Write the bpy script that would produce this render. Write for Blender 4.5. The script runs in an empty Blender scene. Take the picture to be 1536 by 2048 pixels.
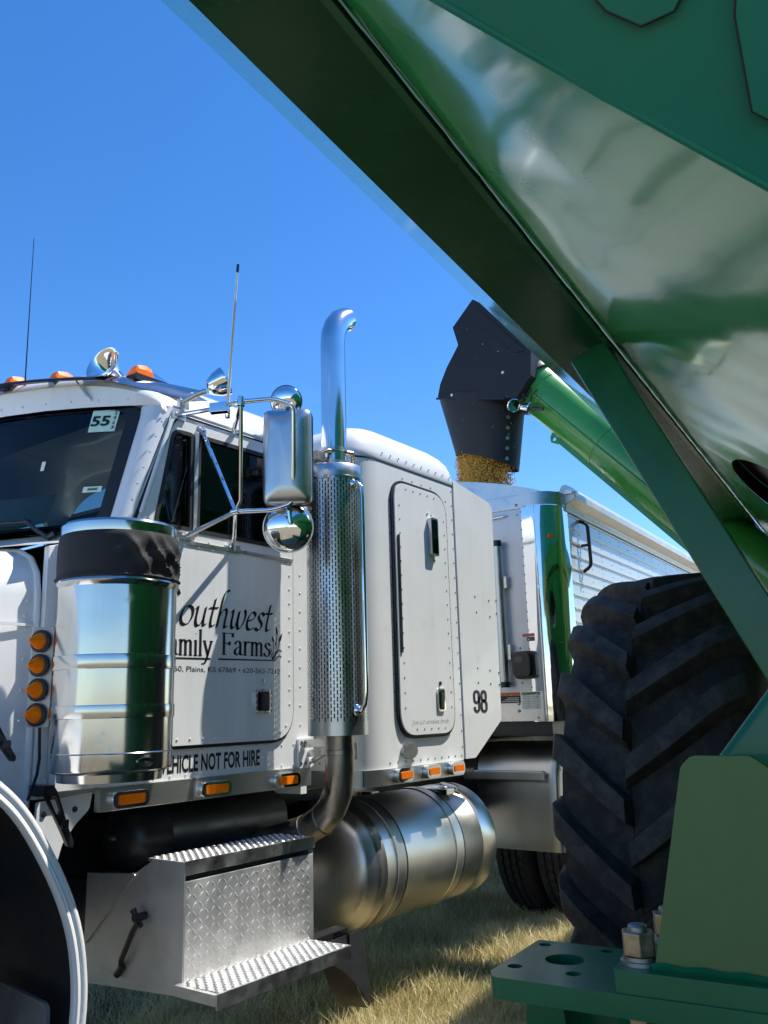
import bpy, bmesh, math, random
import numpy as np
from mathutils import Vector, Matrix
from mathutils.geometry import tessellate_polygon

random.seed(7)
SC = bpy.context.scene
COL = SC.collection
V = Vector
PI = math.pi

# ------------------------------------------------------------------ camera
cam_d = bpy.data.cameras.new("camera")
cam = bpy.data.objects.new("camera", cam_d)
COL.objects.link(cam)
cam_d.sensor_fit = 'HORIZONTAL'
cam_d.sensor_width = 36.0
cam_d.lens = 1700.0 / 1536.0 * 36.0
cam_d.clip_start = 0.05
cam_d.clip_end = 3000.0
right = V((0.59649, -0.80215, -0.02739))
down = V((0.16673, 0.15722, -0.97339))
fwd = V((0.78511, 0.57605, 0.22752))
m = Matrix((right, -down, -fwd)).transposed().to_4x4()
m.translation = V((0, 0, 1.4))
cam.matrix_world = m
SC.camera = cam

# ------------------------------------------------------------------ sky, sun, exposure
SUN = V((1.4, -1.0, 3.05)).normalized()          # direction towards the sun
W = bpy.data.worlds.new("World")
SC.world = W
W.use_nodes = True
wn = W.node_tree
sky = wn.nodes.new('ShaderNodeTexSky')
sky.sky_type = 'NISHITA'
sky.sun_disc = False
sky.sun_elevation = math.asin(SUN.z)
sky.sun_rotation = math.atan2(SUN.x, SUN.y)
sky.altitude = 800
sky.air_density = 1.0
sky.dust_density = 0.2
sky.ozone_density = 3.0
hsv = wn.nodes.new('ShaderNodeHueSaturation'); hsv.inputs['Saturation'].default_value = 1.3; hsv.inputs['Hue'].default_value = .505
wn.links.new(sky.outputs[0], hsv.inputs['Color']); wn.links.new(hsv.outputs[0], wn.nodes['Background'].inputs[0])
wn.nodes['Background'].inputs[1].default_value = 0.15
sun_d = bpy.data.lights.new("sun", 'SUN')
sun_d.energy = 4.6
sun_d.angle = math.radians(0.53)
sun_d.color = (1.0, 0.955, 0.88)
sun = bpy.data.objects.new("sun", sun_d)
COL.objects.link(sun)
sun.rotation_euler = SUN.to_track_quat('Z', 'Y').to_euler()
sun.location = (0, -10, 30)
vs = SC.view_settings
vs.view_transform = 'Standard'
vs.look = 'None'
vs.exposure = 0.66
vs.gamma = 1.0
vs.use_curve_mapping = False
SC.cycles.use_denoising = True
SC.cycles.max_bounces = 10
SC.cycles.transparent_max_bounces = 16
SC.cycles.sample_clamp_indirect = 6.0

# ------------------------------------------------------------------ materials
MATS = {}
def pm(name, col, rough=.5, metal=0., coat=0., var=.08, vs=6., rv=.08, bump=0., bs=60., dist=.002,
       spec=.5, dirt=None, coatr=.05, stretch=None, wave=None, streak=None):
    m = bpy.data.materials.new(name)
    m.use_nodes = True
    nt = m.node_tree
    N, L = nt.nodes, nt.links
    b = N['Principled BSDF']
    geo = N.new('ShaderNodeNewGeometry')
    src = geo.outputs['Position']
    if stretch:
        mp = N.new('ShaderNodeMapping'); mp.inputs['Scale'].default_value = stretch
        L.new(src, mp.inputs[0]); ssrc = mp.outputs[0]
    else:
        ssrc = src
    nz = N.new('ShaderNodeTexNoise'); nz.inputs['Scale'].default_value = vs
    nz.inputs['Detail'].default_value = 6; nz.inputs['Roughness'].default_value = .62
    L.new(ssrc, nz.inputs['Vector'])
    mix = N.new('ShaderNodeMix'); mix.data_type = 'RGBA'
    c = V(col)
    mix.inputs[6].default_value = (*[max(0, x*(1-var)) for x in c], 1)
    mix.inputs[7].default_value = (*[min(1, x*(1+var)) for x in c], 1)
    rm = N.new('ShaderNodeMapRange'); rm.inputs[1].default_value = .3; rm.inputs[2].default_value = .7
    L.new(nz.outputs[0], rm.inputs[0]); L.new(rm.outputs[0], mix.inputs[0])
    out = mix.outputs[2]
    r2 = N.new('ShaderNodeMapRange'); r2.inputs[1].default_value = .3; r2.inputs[2].default_value = .7
    r2.inputs[3].default_value = max(.01, rough-rv); r2.inputs[4].default_value = min(1, rough+rv)
    L.new(nz.outputs[0], r2.inputs[0])
    rough_out = r2.outputs[0]
    if dirt:
        dcol, lo, hi, dsc = dirt
        dn = N.new('ShaderNodeTexNoise'); dn.inputs['Scale'].default_value = dsc
        dn.inputs['Detail'].default_value = 9; dn.inputs['Roughness'].default_value = .7
        L.new(src, dn.inputs['Vector'])
        dr = N.new('ShaderNodeMapRange'); dr.inputs[1].default_value = lo; dr.inputs[2].default_value = hi
        L.new(dn.outputs[0], dr.inputs[0])
        dm = N.new('ShaderNodeMix'); dm.data_type = 'RGBA'
        dm.inputs[7].default_value = (*dcol, 1)
        L.new(dr.outputs[0], dm.inputs[0]); L.new(out, dm.inputs[6]); out = dm.outputs[2]
        ra = N.new('ShaderNodeMix'); ra.data_type = 'FLOAT'
        ra.inputs[3].default_value = .75
        L.new(dr.outputs[0], ra.inputs[0]); L.new(rough_out, ra.inputs[2]); rough_out = ra.outputs[0]
    if streak:
        scol, amt = streak
        mp2 = N.new('ShaderNodeMapping'); mp2.inputs['Scale'].default_value = (26, 26, 1.6); L.new(src, mp2.inputs[0])
        sn = N.new('ShaderNodeTexNoise'); sn.inputs['Scale'].default_value = 1.0; sn.inputs['Detail'].default_value = 5
        L.new(mp2.outputs[0], sn.inputs['Vector'])
        sr_ = N.new('ShaderNodeMapRange'); sr_.inputs[1].default_value = .5; sr_.inputs[2].default_value = .8; sr_.inputs[4].default_value = amt
        L.new(sn.outputs[0], sr_.inputs[0])
        sm = N.new('ShaderNodeMix'); sm.data_type = 'RGBA'; sm.inputs[7].default_value = (*scol, 1)
        L.new(sr_.outputs[0], sm.inputs[0]); L.new(out, sm.inputs[6]); out = sm.outputs[2]
    L.new(out, b.inputs['Base Color']); L.new(rough_out, b.inputs['Roughness'])
    b.inputs['Metallic'].default_value = metal
    b.inputs['Coat Weight'].default_value = coat
    b.inputs['Coat Roughness'].default_value = coatr
    b.inputs['Specular IOR Level'].default_value = spec
    nrm = None
    if wave:
        wsn = N.new('ShaderNodeTexNoise'); wsn.inputs['Scale'].default_value = wave[0]
        wsn.inputs['Detail'].default_value = 1.5
        L.new(src, wsn.inputs['Vector'])
        wb = N.new('ShaderNodeBump'); wb.inputs['Strength'].default_value = 1.0
        wb.inputs['Distance'].default_value = wave[1]
        L.new(wsn.outputs[0], wb.inputs['Height']); nrm = wb.outputs[0]
    if bump:
        bn = N.new('ShaderNodeTexNoise'); bn.inputs['Scale'].default_value = bs
        bn.inputs['Detail'].default_value = 5
        L.new(ssrc, bn.inputs['Vector'])
        bb = N.new('ShaderNodeBump'); bb.inputs['Strength'].default_value = bump
        bb.inputs['Distance'].default_value = dist
        L.new(bn.outputs[0], bb.inputs['Height'])
        if nrm: L.new(nrm, bb.inputs['Normal'])
        nrm = bb.outputs[0]
    if nrm:
        L.new(nrm, b.inputs['Normal'])
        if coat: L.new(nrm, b.inputs['Coat Normal'])
    MATS[name] = m
    return m

def glassmat(name, tint, rough=.02):
    m = bpy.data.materials.new(name); m.use_nodes = True
    nt = m.node_tree; N, L = nt.nodes, nt.links
    N.remove(N['Principled BSDF'])
    tr = N.new('ShaderNodeBsdfTransparent')
    nz = N.new('ShaderNodeTexNoise'); nz.inputs['Scale'].default_value = 5
    rp = N.new('ShaderNodeMix'); rp.data_type = 'RGBA'
    rp.inputs[6].default_value = (*[t*.9 for t in tint], 1); rp.inputs[7].default_value = (*tint, 1)
    L.new(nz.outputs[0], rp.inputs[0]); L.new(rp.outputs[2], tr.inputs[0])
    gl = N.new('ShaderNodeBsdfGlossy'); gl.inputs['Roughness'].default_value = rough
    fr = N.new('ShaderNodeFresnel'); fr.inputs[0].default_value = 1.5
    mx = N.new('ShaderNodeMixShader')
    L.new(fr.outputs[0], mx.inputs[0]); L.new(tr.outputs[0], mx.inputs[1]); L.new(gl.outputs[0], mx.inputs[2])
    L.new(mx.outputs[0], N['Material Output'].inputs[0])
    MATS[name] = m
    return m

WHITE = pm('white_paint', (.74, .75, .74), .30, coat=.5, var=.03, vs=3, rv=.06, dirt=((.45, .40, .32), .60, 1.0, 5), wave=(3, .004), streak=((.42, .39, .33), .14))
SLWHITE = pm('sleeper_paint', (.76, .765, .75), .35, coat=.3, var=.03, vs=3, rv=.06, dirt=((.5, .46, .38), .60, 1.0, 4), wave=(2, .005), streak=((.45, .42, .36), .12))
CHROME = pm('chrome', (.82, .83, .84), .05, 1., var=.03, rv=.03, wave=(6, .0012))
STAIN = pm('polished_stainless', (.52, .52, .51), .14, 1., var=.08, vs=4, rv=.05, stretch=(1, 1, .25), wave=(4, .002), dirt=((.40, .37, .32), .60, 1.0, 7))
SHIELD = pm('shield_stainless', (.60, .60, .59), .30, 1., var=.08, vs=4, rv=.06)
BRUSH = pm('brushed_steel', (.62, .62, .60), .40, 1., var=.06, vs=5, rv=.04)
TANKM = pm('tank_aluminium', (.68, .66, .62), .36, 1., var=.10, vs=3, rv=.09, bump=.12, bs=70, dist=.001, dirt=((.42, .36, .27), .58, .95, 5), wave=(2.5, .003))
ALU = pm('aluminium', (.62, .62, .61), .36, 1., var=.12, vs=14, rv=.12, bump=.1, bs=120, dist=.0008)
DPLATE = pm('tread_plate', (.62, .615, .60), .50, .8, var=.14, vs=11, rv=.1, bump=.25, bs=160, dist=.0008, dirt=((.42, .36, .27), .6, 1.0, 9))
BOXALU = pm('box_aluminium', (.56, .55, .53), .52, .7, var=.14, vs=6, rv=.1, bump=.15, bs=90, dist=.0008, dirt=((.30, .26, .2), .6, 1.0, 7))
STEEL = pm('exhaust_steel', (.40, .36, .31), .38, 1., var=.25, vs=9, rv=.12, dirt=((.20, .14, .09), .55, .9, 8))
DARKST = pm('muffler_steel', (.10, .10, .10), .5, .6, var=.2)
BLACK = pm('black_paint', (.018, .018, .02), .40, var=.3, vs=12, dirt=((.10, .085, .065), .58, .95, 6))
BLKPL = pm('black_plastic', (.015, .015, .017), .35, var=.2)
RUBBER = pm('gasket_rubber', (.012, .012, .013), .55, var=.2)
TYRE = pm('tractor_tyre_rubber', (.018, .017, .016), .78, var=.35, vs=9, bump=.6, bs=220, dist=.0025, dirt=((.095, .086, .072), .46, .92, 13))
TTYRE = pm('truck_tyre_rubber', (.018, .018, .019), .7, var=.3, vs=20, bump=.4, bs=150, dist=.002, dirt=((.12, .10, .08), .58, .9, 24))
LUGM = pm('lug_rubber', (.026, .024, .022), .75, var=.35, vs=12, bump=.6, bs=200, dist=.002, dirt=((.13, .12, .10), .44, .95, 16))
GREEN = pm('green_paint', (.004, .125, .046), .32, spec=.4, coat=.15, var=.14, vs=5, rv=.08, coatr=.08, wave=(4, .002), dirt=((.14, .17, .10), .65, 1.05, 26))
RAILGR = pm('rail_paint', (.007, .085, .024), .26, coat=.0, var=.15, vs=4, rv=.05, coatr=.05, spec=.18, wave=(2, .004), dirt=((.12, .12, .07), .72, 1.1, 20))
HOPGREEN = pm('hopper_paint', (.034, .30, .085), .15, coat=.50, var=.12, vs=3, rv=.04, coatr=.07, spec=.45, wave=(1.3, .026), dirt=((.22, .26, .14), .64, 1.05, 14))
PLATEGR = pm('bracket_paint', (.085, .155, .036), .45, coat=.15, var=.16, vs=5, rv=.10, dirt=((.17, .18, .10), .58, 1.0, 30))
AUGGR = pm('auger_paint', (.05, .30, .045), .30, coat=.5, var=.12, vs=4, rv=.07, dirt=((.22, .24, .09), .60, 1.0, 7))
SPOUTM = pm('spout_rubber', (.009, .010, .013), .6, var=.3, vs=4, bump=.3, bs=30, dist=.004)
AMBER = pm('amber_lens', (.90, .19, .003), .45, spec=.12, coat=.0, var=.12, vs=60)
AMBLIT = pm('roof_lens', (1.0, .17, .004), .4, spec=.2, coat=.0, var=.08, vs=40)
INK = pm('lettering_black', (.012, .012, .014), .45, var=.1)
INKGR = pm('faded_marker', (.42, .42, .40), .6, var=.1)
TRWHITE = pm('trailer_sheet', (.64, .655, .67), .32, .25, coat=.2, var=.06, vs=3, rv=.06, wave=(2, .003), dirt=((.40, .36, .29), .62, 1.0, 6), streak=((.40, .37, .32), .15))
TRALU = pm('trailer_aluminium', (.58, .58, .57), .33, 1., var=.10, vs=8, rv=.1, bump=.1, bs=60, dist=.001)
TANRAIL = pm('rail_aluminium', (.70, .66, .58), .45, .7, var=.12, vs=8)
STKW = pm('sticker_white', (.72, .76, .68), .5, var=.05)
STKMINT = pm('sticker_mint', (.58, .78, .62), .5, var=.08, vs=30)
STKRED = pm('sticker_orange', (.62, .16, .05), .5, var=.08)
STKGRN = pm('sticker_green', (.03, .22, .09), .5, var=.08)
STKBLK = pm('sticker_black', (.02, .02, .022), .5, var=.1)
PAPERM = pm('paper', (.62, .78, .72), .8, var=.04)
CLOTH = pm('screen_cloth', (.022, .020, .021), .8, var=.25, vs=20, bump=.6, bs=420, dist=.001)
INTER = pm('cab_interior', (.018, .022, .026), .8, var=.3)
ZINC = pm('zinc_yellow', (.40, .31, .20), .40, .85, var=.35, vs=40, rv=.1, dirt=((.16, .10, .06), .52, .9, 30))
GREYZ = pm('zinc_grey', (.35, .35, .34), .4, 1., var=.2, vs=30)
GLASS = glassmat('window_glass', (.20, .235, .235))
WSGLASS = glassmat('windshield_glass', (.22, .29, .29))
MIRBACK = pm('mirror_shell', (.58, .58, .585), .30, 1., var=.06, vs=8, rv=.05)
GRAINM = pm('grain_kernels', (1.0, .42, .08), .6, var=.5, vs=70)
FENDIN = pm('fender_liner', (.012, .012, .013), .7, var=.3)

# ------------------------------------------------------------------ mesh helpers
class MB:
    def __init__(s):
        s.v, s.f = [], []
    def add(s, vs, fs):
        o = len(s.v); s.v += [V(p) for p in vs]; s.f += [tuple(i+o for i in f) for f in fs]; return s
    def box(s, x0, x1, y0, y1, z0, z1):
        return s.add([(x0,y0,z0),(x1,y0,z0),(x1,y1,z0),(x0,y1,z0),(x0,y0,z1),(x1,y0,z1),(x1,y1,z1),(x0,y1,z1)],
                     [(0,3,2,1),(4,5,6,7),(0,1,5,4),(1,2,6,5),(2,3,7,6),(3,0,4,7)])
    def grid(s, rows, closed=False):
        n = len(rows[0]); vs = [p for r in rows for p in r]; fs = []
        for i in range(len(rows)-1):
            for j in range(n if closed else n-1):
                k = (j+1) % n
                fs.append((i*n+j, i*n+k, (i+1)*n+k, (i+1)*n+j))
        return s.add(vs, fs)
    def prism(s, pts, vec):
        vec = V(vec); n = len(pts); a = [V(p) for p in pts]
        return s.add(a+[p+vec for p in a], [tuple(range(n)), tuple(range(2*n-1, n-1, -1))] +
                     [(i, i+n, (i+1) % n + n, (i+1) % n) for i in range(n)])
    def bar(s, a, b, w, h, up=(0,0,1)):
        a, b = V(a), V(b); d = (b-a).normalized(); u = V(up)
        x = d.cross(u).normalized(); y = x.cross(d)
        c = [x*w/2+y*h/2, -x*w/2+y*h/2, -x*w/2-y*h/2, x*w/2-y*h/2]
        return s.prism([a+k for k in c], b-a)
    def plate(s, outer, holes, fn, t0, t1):
        """flat plate in (s,t) space with holes; fn(s,t,d) -> point, d runs t0..t1"""
        loops = [outer]+list(holes)
        tri = tessellate_polygon([[V((p[0], p[1], 0)) for p in l] for l in loops])
        flat = [p for l in loops for p in l]; n = len(flat)
        vs = [fn(p[0], p[1], t0) for p in flat]+[fn(p[0], p[1], t1) for p in flat]
        fs = [tuple(t) for t in tri]+[tuple(i+n for i in reversed(t)) for t in tri]
        o = 0
        for l in loops:
            k = len(l)
            for i in range(k):
                j = (i+1) % k
                fs.append((o+i, o+j, o+j+n, o+i+n))
            o += k
        return s.add(vs, fs)
    def tube(s, path, r, n=12, cap=True, closed=False):
        P = [V(p) for p in path]; k = len(P)
        R = r if isinstance(r, (list, tuple)) else [r]*k
        T = []
        for i in range(k):
            if closed: d = P[(i+1) % k]-P[i-1]
            else: d = P[min(i+1, k-1)]-P[max(i-1, 0)]
            T.append(d.normalized())
        u = T[0].orthogonal().normalized(); rows = []
        for i in range(k):
            u = (u-T[i]*u.dot(T[i])).normalized(); w = T[i].cross(u)
            rows.append([P[i]+(u*math.cos(2*PI*j/n)+w*math.sin(2*PI*j/n))*R[i] for j in range(n)])
        if closed: rows.append(rows[0])
        o = len(s.v); s.grid(rows, True)
        if cap and not closed:
            s.f.append(tuple(o+j for j in range(n-1, -1, -1)))
            s.f.append(tuple(o+(k-1)*n+j for j in range(n)))
        return s
    def lathe(s, prof, org, axis=(0,0,1), n=32, a0=0., a1=2*PI, ref=None):
        ax = V(axis).normalized(); u = V(ref).normalized() if ref else ax.orthogonal().normalized(); w = ax.cross(u); org = V(org)
        full = abs(a1-a0-2*PI) < 1e-6; k = n if full else n+1
        rows = [[org+ax*h+(u*math.cos(a0+(a1-a0)*j/n)+w*math.sin(a0+(a1-a0)*j/n))*max(r, 1e-5) for j in range(k)] for r, h in prof]
        return s.grid(rows, full)
    def rivet(s, p, nrm, r, k=6):
        nrm = V(nrm).normalized(); u = nrm.orthogonal().normalized(); w = nrm.cross(u); p = V(p)
        vs = []
        for rr, h in ((1, -.1), (.8, .42)):
            vs += [p+nrm*h*r+(u*math.cos(2*PI*j/k)+w*math.sin(2*PI*j/k))*r*rr for j in range(k)]
        vs.append(p+nrm*r*.62)
        return s.add(vs, [(j, (j+1) % k, k+(j+1) % k, k+j) for j in range(k)]+[(k+j, k+(j+1) % k, 2*k) for j in range(k)])
    def rivets(s, a, b, step, nrm, r):
        a, b = V(a), V(b); n = max(1, round((b-a).length/step))
        for i in range(n+1): s.rivet(a.lerp(b, i/n), nrm, r)
        return s

WM = {}
def mesh_of(mb, mat, smooth=35, bevel=0., seg=2, name='m'):
    me = bpy.data.meshes.new(name)
    bm = bmesh.new()
    bv = [bm.verts.new(p) for p in mb.v]
    for f in mb.f:
        try: bm.faces.new([bv[i] for i in f])
        except ValueError: pass
    bmesh.ops.remove_doubles(bm, verts=bm.verts, dist=1e-5)
    bmesh.ops.recalc_face_normals(bm, faces=bm.faces)
    if bevel:
        ed = [e for e in bm.edges if len(e.link_faces) == 2 and e.calc_face_angle(0) > .5]
        bmesh.ops.bevel(bm, geom=ed, offset=bevel, segments=seg, affect='EDGES', profile=.5, clamp_overlap=True)
    if smooth:
        lim = math.radians(smooth)
        for f in bm.faces: f.smooth = True
        for e in bm.edges: e.smooth = len(e.link_faces) == 2 and e.calc_face_angle(0) < lim
    bm.to_mesh(me); bm.free()
    if mat: me.materials.append(mat)
    return me

def put(name, me, parent=None, frame=None, label=None, kind=None):
    o = bpy.data.objects.new(name, me); COL.objects.link(o)
    M = frame.copy() if frame else Matrix.Identity(4)
    if parent is not None:
        o.parent = parent; o.matrix_parent_inverse = WM[parent.name].inverted()
    o.matrix_basis = M; WM[o.name] = M
    if label: o['label'] = label
    if kind: o['kind'] = kind
    return o

def build(name, mb, mat, parent=None, frame=None, smooth=35, bevel=0., seg=2, label=None, kind=None):
    c = V((sum(p.x for p in mb.v), sum(p.y for p in mb.v), sum(p.z for p in mb.v)))/len(mb.v)
    mb.v = [p-c for p in mb.v]
    F = (frame if frame else Matrix.Identity(4)) @ Matrix.Translation(c)
    o = put(name, mesh_of(mb, mat, smooth, bevel, seg, name), parent, F, label, kind)
    if bevel and smooth:
        w = o.modifiers.new('weighted_normal', 'WEIGHTED_NORMAL'); w.keep_sharp = True; w.weight = 80
    return o

def thing(name, label, cat, M):
    o = bpy.data.objects.new(name, None); COL.objects.link(o)
    o.matrix_world = M; WM[o.name] = M.copy()
    o['label'] = label; o['category'] = cat
    return o

def rpoly(pts, rad, n=6):
    """round the corners of a 2-D polygon"""
    out = []; k = len(pts)
    R = rad if isinstance(rad, (list, tuple)) else [rad]*k
    for i in range(k):
        p, a, b = V(pts[i]).to_2d() if False else V((*pts[i], 0)), V((*pts[i-1], 0)), V((*pts[(i+1) % k], 0))
        r = R[i]
        if r <= 0: out.append((p.x, p.y)); continue
        da, db = (a-p).normalized(), (b-p).normalized()
        ang = da.angle(db); t = min(r/math.tan(ang/2), (a-p).length*.49, (b-p).length*.49)
        p0, p1 = p+da*t, p+db*t
        for j in range(n+1):
            q = j/n; x = p0*(1-q)**2+p*2*q*(1-q)+p1*q*q
            out.append((x.x, x.y))
    return out
def rrect(x0, x1, z0, z1, r, n=5):
    return rpoly([(x0, z0), (x1, z0), (x1, z1), (x0, z1)], r, n)
def inset(poly, d):
    """move the points of a polygon inwards by about d"""
    cx = sum(p[0] for p in poly)/len(poly); cz = sum(p[1] for p in poly)/len(poly); out = []
    k = len(poly)
    area = sum(poly[i][0]*poly[(i+1) % k][1]-poly[(i+1) % k][0]*poly[i][1] for i in range(k))
    sg = 1 if area > 0 else -1
    for i in range(k):
        a, b = V((*poly[i-1], 0)), V((*poly[(i+1) % k], 0)); t = (b-a)
        if t.length < 1e-9: out.append(poly[i]); continue
        t.normalize(); nx, nz = -t.y*sg, t.x*sg
        out.append((poly[i][0]+nx*d, poly[i][1]+nz*d))
    return out
def sideY(Y):      # plate on a wall facing -Y: depth d grows away from the viewer
    return lambda s, t, d: V((s, Y+d, t))
def frontX(X):     # plate on a wall facing -X
    return lambda s, t, d: V((X+d, s, t))

def text_pts(body, bold=0., shear=0.):
    cu = bpy.data.curves.new('t', 'FONT'); cu.body = body; cu.size = 1; cu.offset = bold; cu.shear = shear
    cu.resolution_u = 3
    ob = bpy.data.objects.new('t', cu); COL.objects.link(ob)
    dg = bpy.context.evaluated_depsgraph_get()
    me = bpy.data.meshes.new_from_object(ob.evaluated_get(dg))
    P = [(v.co.x, v.co.y) for v in me.vertices]; F = [tuple(p.vertices) for p in me.polygons]
    bpy.data.objects.remove(ob); bpy.data.curves.remove(cu); bpy.data.meshes.remove(me)
    return P, F
def lettering(name, PF, x0, x1, z0, z1, fn, mat, parent, frame=None, label=None):
    P, F = PF
    ax = min(p[0] for p in P); bx = max(p[0] for p in P); az = min(p[1] for p in P); bz = max(p[1] for p in P)
    mb = MB(); mb.add([fn(x0+(p[0]-ax)/(bx-ax)*(x1-x0), z0+(p[1]-az)/(bz-az)*(z1-z0)) for p in P], F)
    return build(name, mb, mat, parent, frame, 0, label=label)

# broad-nib pen alphabet: strokes in units of the x-height
def smoothline(pts, n=6):
    if len(pts) < 3: return [V((*p, 0)) for p in pts]
    P = [V((*p, 0)) for p in pts]; out = []
    for i in range(len(P)-1):
        p0, p1, p2, p3 = P[max(i-1, 0)], P[i], P[i+1], P[min(i+2, len(P)-1)]
        for j in range(n):
            t = j/n
            out.append(.5*((2*p1)+(p2-p0)*t+(2*p0-5*p1+4*p2-p3)*t*t+(3*p1-p0-3*p2+p3)*t**3))
    out.append(P[-1]); return out
ITAL = {
 'S': (1.0, [[(.85,1.45),(.7,1.65),(.45,1.7),(.18,1.5),(.2,1.2),(.5,.9),(.75,.6),(.72,.2),(.4,0),(.1,.08),(-.05,.3)]]),
 'o': (.86, [[(.4,1.0),(.15,.85),(.05,.45),(.15,.1),(.38,0),(.62,.15),(.74,.55),(.65,.88),(.4,1.0)]]),
 'u': (.90, [[(0,.85),(.1,1.0),(.13,.8),(.12,.35),(.2,.05),(.36,0),(.52,.18),(.62,.5)],[(.62,1.0),(.61,.3),(.68,.02),(.84,.15)]]),
 't': (.55, [[(.24,1.5),(.2,.9),(.18,.25),(.28,.0),(.5,.14)],[(-.05,.98),(.5,1.02)]]),
 'h': (.88, [[(.5,2.0),(.34,2.02),(.2,1.75),(.14,1.2),(.1,0)],[(.11,.5),(.28,.9),(.48,1.0),(.58,.8),(.56,.2),(.64,0),(.8,.14)]]),
 'w': (1.14,[[(0,.85),(.1,1.0),(.14,.8),(.13,.3),(.22,.03),(.36,.05),(.5,.35),(.54,.95)],[(.54,.95),(.55,.3),(.66,.0),(.84,.12),(1.0,.55),(1.0,.9),(.9,1.05)]]),
 'e': (.70, [[(.08,.48),(.42,.58),(.58,.8),(.42,1.0),(.2,.88),(.06,.48),(.14,.1),(.34,0),(.62,.16)]]),
 's': (.62, [[(.52,.86),(.34,1.0),(.14,.86),(.2,.62),(.42,.4),(.42,.14),(.22,0),(0,.12)]]),
}
ROM = {
 'F': (.95, [[(.2,1.5),(.2,0)],[(.04,1.48),(.86,1.48)],[(.86,1.5),(.86,1.24)],[(.2,.78),(.62,.78)],[(.62,.9),(.62,.66)],[(.04,.02),(.4,.02)]]),
 'a': (.72, [[(.1,.76),(.2,.95),(.38,.98),(.5,.8),(.5,.18),(.58,.02),(.68,.08)],[(.5,.6),(.24,.5),(.07,.26),(.18,.02),(.36,.06),(.5,.26)]]),
 'm': (1.12,[[(.16,.98),(.16,0)],[(.02,.93),(.16,.98)],[(.16,.72),(.34,.98),(.5,.86),(.52,.6),(.52,0)],[(.52,.72),(.72,.98),(.88,.86),(.9,.6),(.9,0)],[(.03,.02),(.3,.02)],[(.4,.02),(.65,.02)],[(.78,.02),(1.03,.02)]]),
 'i': (.36, [[(.16,.98),(.16,0)],[(.03,.93),(.16,.98)],[(.02,.02),(.3,.02)],[(.14,1.38),(.19,1.40)]]),
 'l': (.36, [[(.16,1.68),(.16,0)],[(.03,1.62),(.16,1.68)],[(.02,.02),(.3,.02)]]),
 'y': (.76, [[(.1,.98),(.38,.06)],[(.66,.98),(.42,.2),(.26,-.25),(.1,-.5),(-.04,-.46)],[(0,.97),(.24,.97)],[(.52,.97),(.78,.97)]]),
 'r': (.56, [[(.16,.98),(.16,0)],[(.03,.93),(.16,.98)],[(.16,.66),(.28,.92),(.42,.98),(.5,.9)],[(.03,.02),(.32,.02)]]),
 's': (.62, [[(.5,.8),(.32,.99),(.13,.84),(.2,.62),(.44,.42),(.46,.16),(.26,0),(.06,.1),(.03,.24)]]),
 ' ': (.5, []),
}
def pen(word, alpha, nib=.085, ang=40., shear=0., thin=.028):
    P, F = [], []; x = 0.
    nv = V((math.cos(math.radians(ang)), math.sin(math.radians(ang)), 0))*nib
    for ch in word:
        w, strokes = alpha[ch]
        for st in strokes:
            L = smoothline(st)
            for i in range(len(L)-1):
                a, b = L[i], L[i+1]; d = (b-a)
                if d.length < 1e-6: continue
                d.normalize(); nrm = V((-d.y, d.x, 0))
                h = nv if abs(nv.dot(nrm)) > thin else nrm*thin
                if h.dot(nrm) < 0: h = -h
                q = [a-h-d*.01, b-h+d*.01, b+h+d*.01, a+h-d*.01]; o = len(P)
                P += [(x+p.x+shear*p.y, p.y) for p in q]; F.append((o, o+1, o+2, o+3))
        x += w
    return P, F

# ------------------------------------------------------------------ ground
gm = bpy.data.materials.new('ground_soil'); gm.use_nodes = True
N, L = gm.node_tree.nodes, gm.node_tree.links
geo = N.new('ShaderNodeNewGeometry')
n1 = N.new('ShaderNodeTexNoise'); n1.inputs['Scale'].default_value = .9; n1.inputs['Detail'].default_value = 8
n2 = N.new('ShaderNodeTexNoise'); n2.inputs['Scale'].default_value = 28; n2.inputs['Detail'].default_value = 6
L.new(geo.outputs['Position'], n1.inputs['Vector']); L.new(geo.outputs['Position'], n2.inputs['Vector'])
cr = N.new('ShaderNodeValToRGB')
cr.color_ramp.elements[0].position = .35; cr.color_ramp.elements[0].color = (.20, .165, .10, 1)
cr.color_ramp.elements[1].position = .65; cr.color_ramp.elements[1].color = (.34, .28, .18, 1)
L.new(n1.outputs[0], cr.inputs[0])
mx = N.new('ShaderNodeMix'); mx.data_type = 'RGBA'; mx.blend_type = 'MULTIPLY'; mx.inputs[0].default_value = .7
c2 = N.new('ShaderNodeValToRGB')
c2.color_ramp.elements[0].position = .3; c2.color_ramp.elements[0].color = (.45, .45, .4, 1)
c2.color_ramp.elements[1].position = .7; c2.color_ramp.elements[1].color = (1, 1, 1, 1)
L.new(n2.outputs[0], c2.inputs[0]); L.new(cr.outputs[0], mx.inputs[6]); L.new(c2.outputs[0], mx.inputs[7])
L.new(mx.outputs[2], N['Principled BSDF'].inputs['Base Color']); N['Principled BSDF'].inputs['Roughness'].default_value = .95
bp = N.new('ShaderNodeBump'); bp.inputs['Distance'].default_value = .03
L.new(n2.outputs[0], bp.inputs['Height']); L.new(bp.outputs[0], N['Principled BSDF'].inputs['Normal'])
mb = MB(); S = 900
xs = [-S, -60, -12, -4, 0, 2, 4, 6, 8, 12, 24, 80, S]
rows = []
for y in xs: rows.append([V((x, y, 0)) for x in xs])
mb.grid(rows)
g = put('ground', mesh_of(mb, gm, 0, name='ground')); g['kind'] = 'structure'; g['label'] = 'dry grass field under the truck'; 

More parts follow.
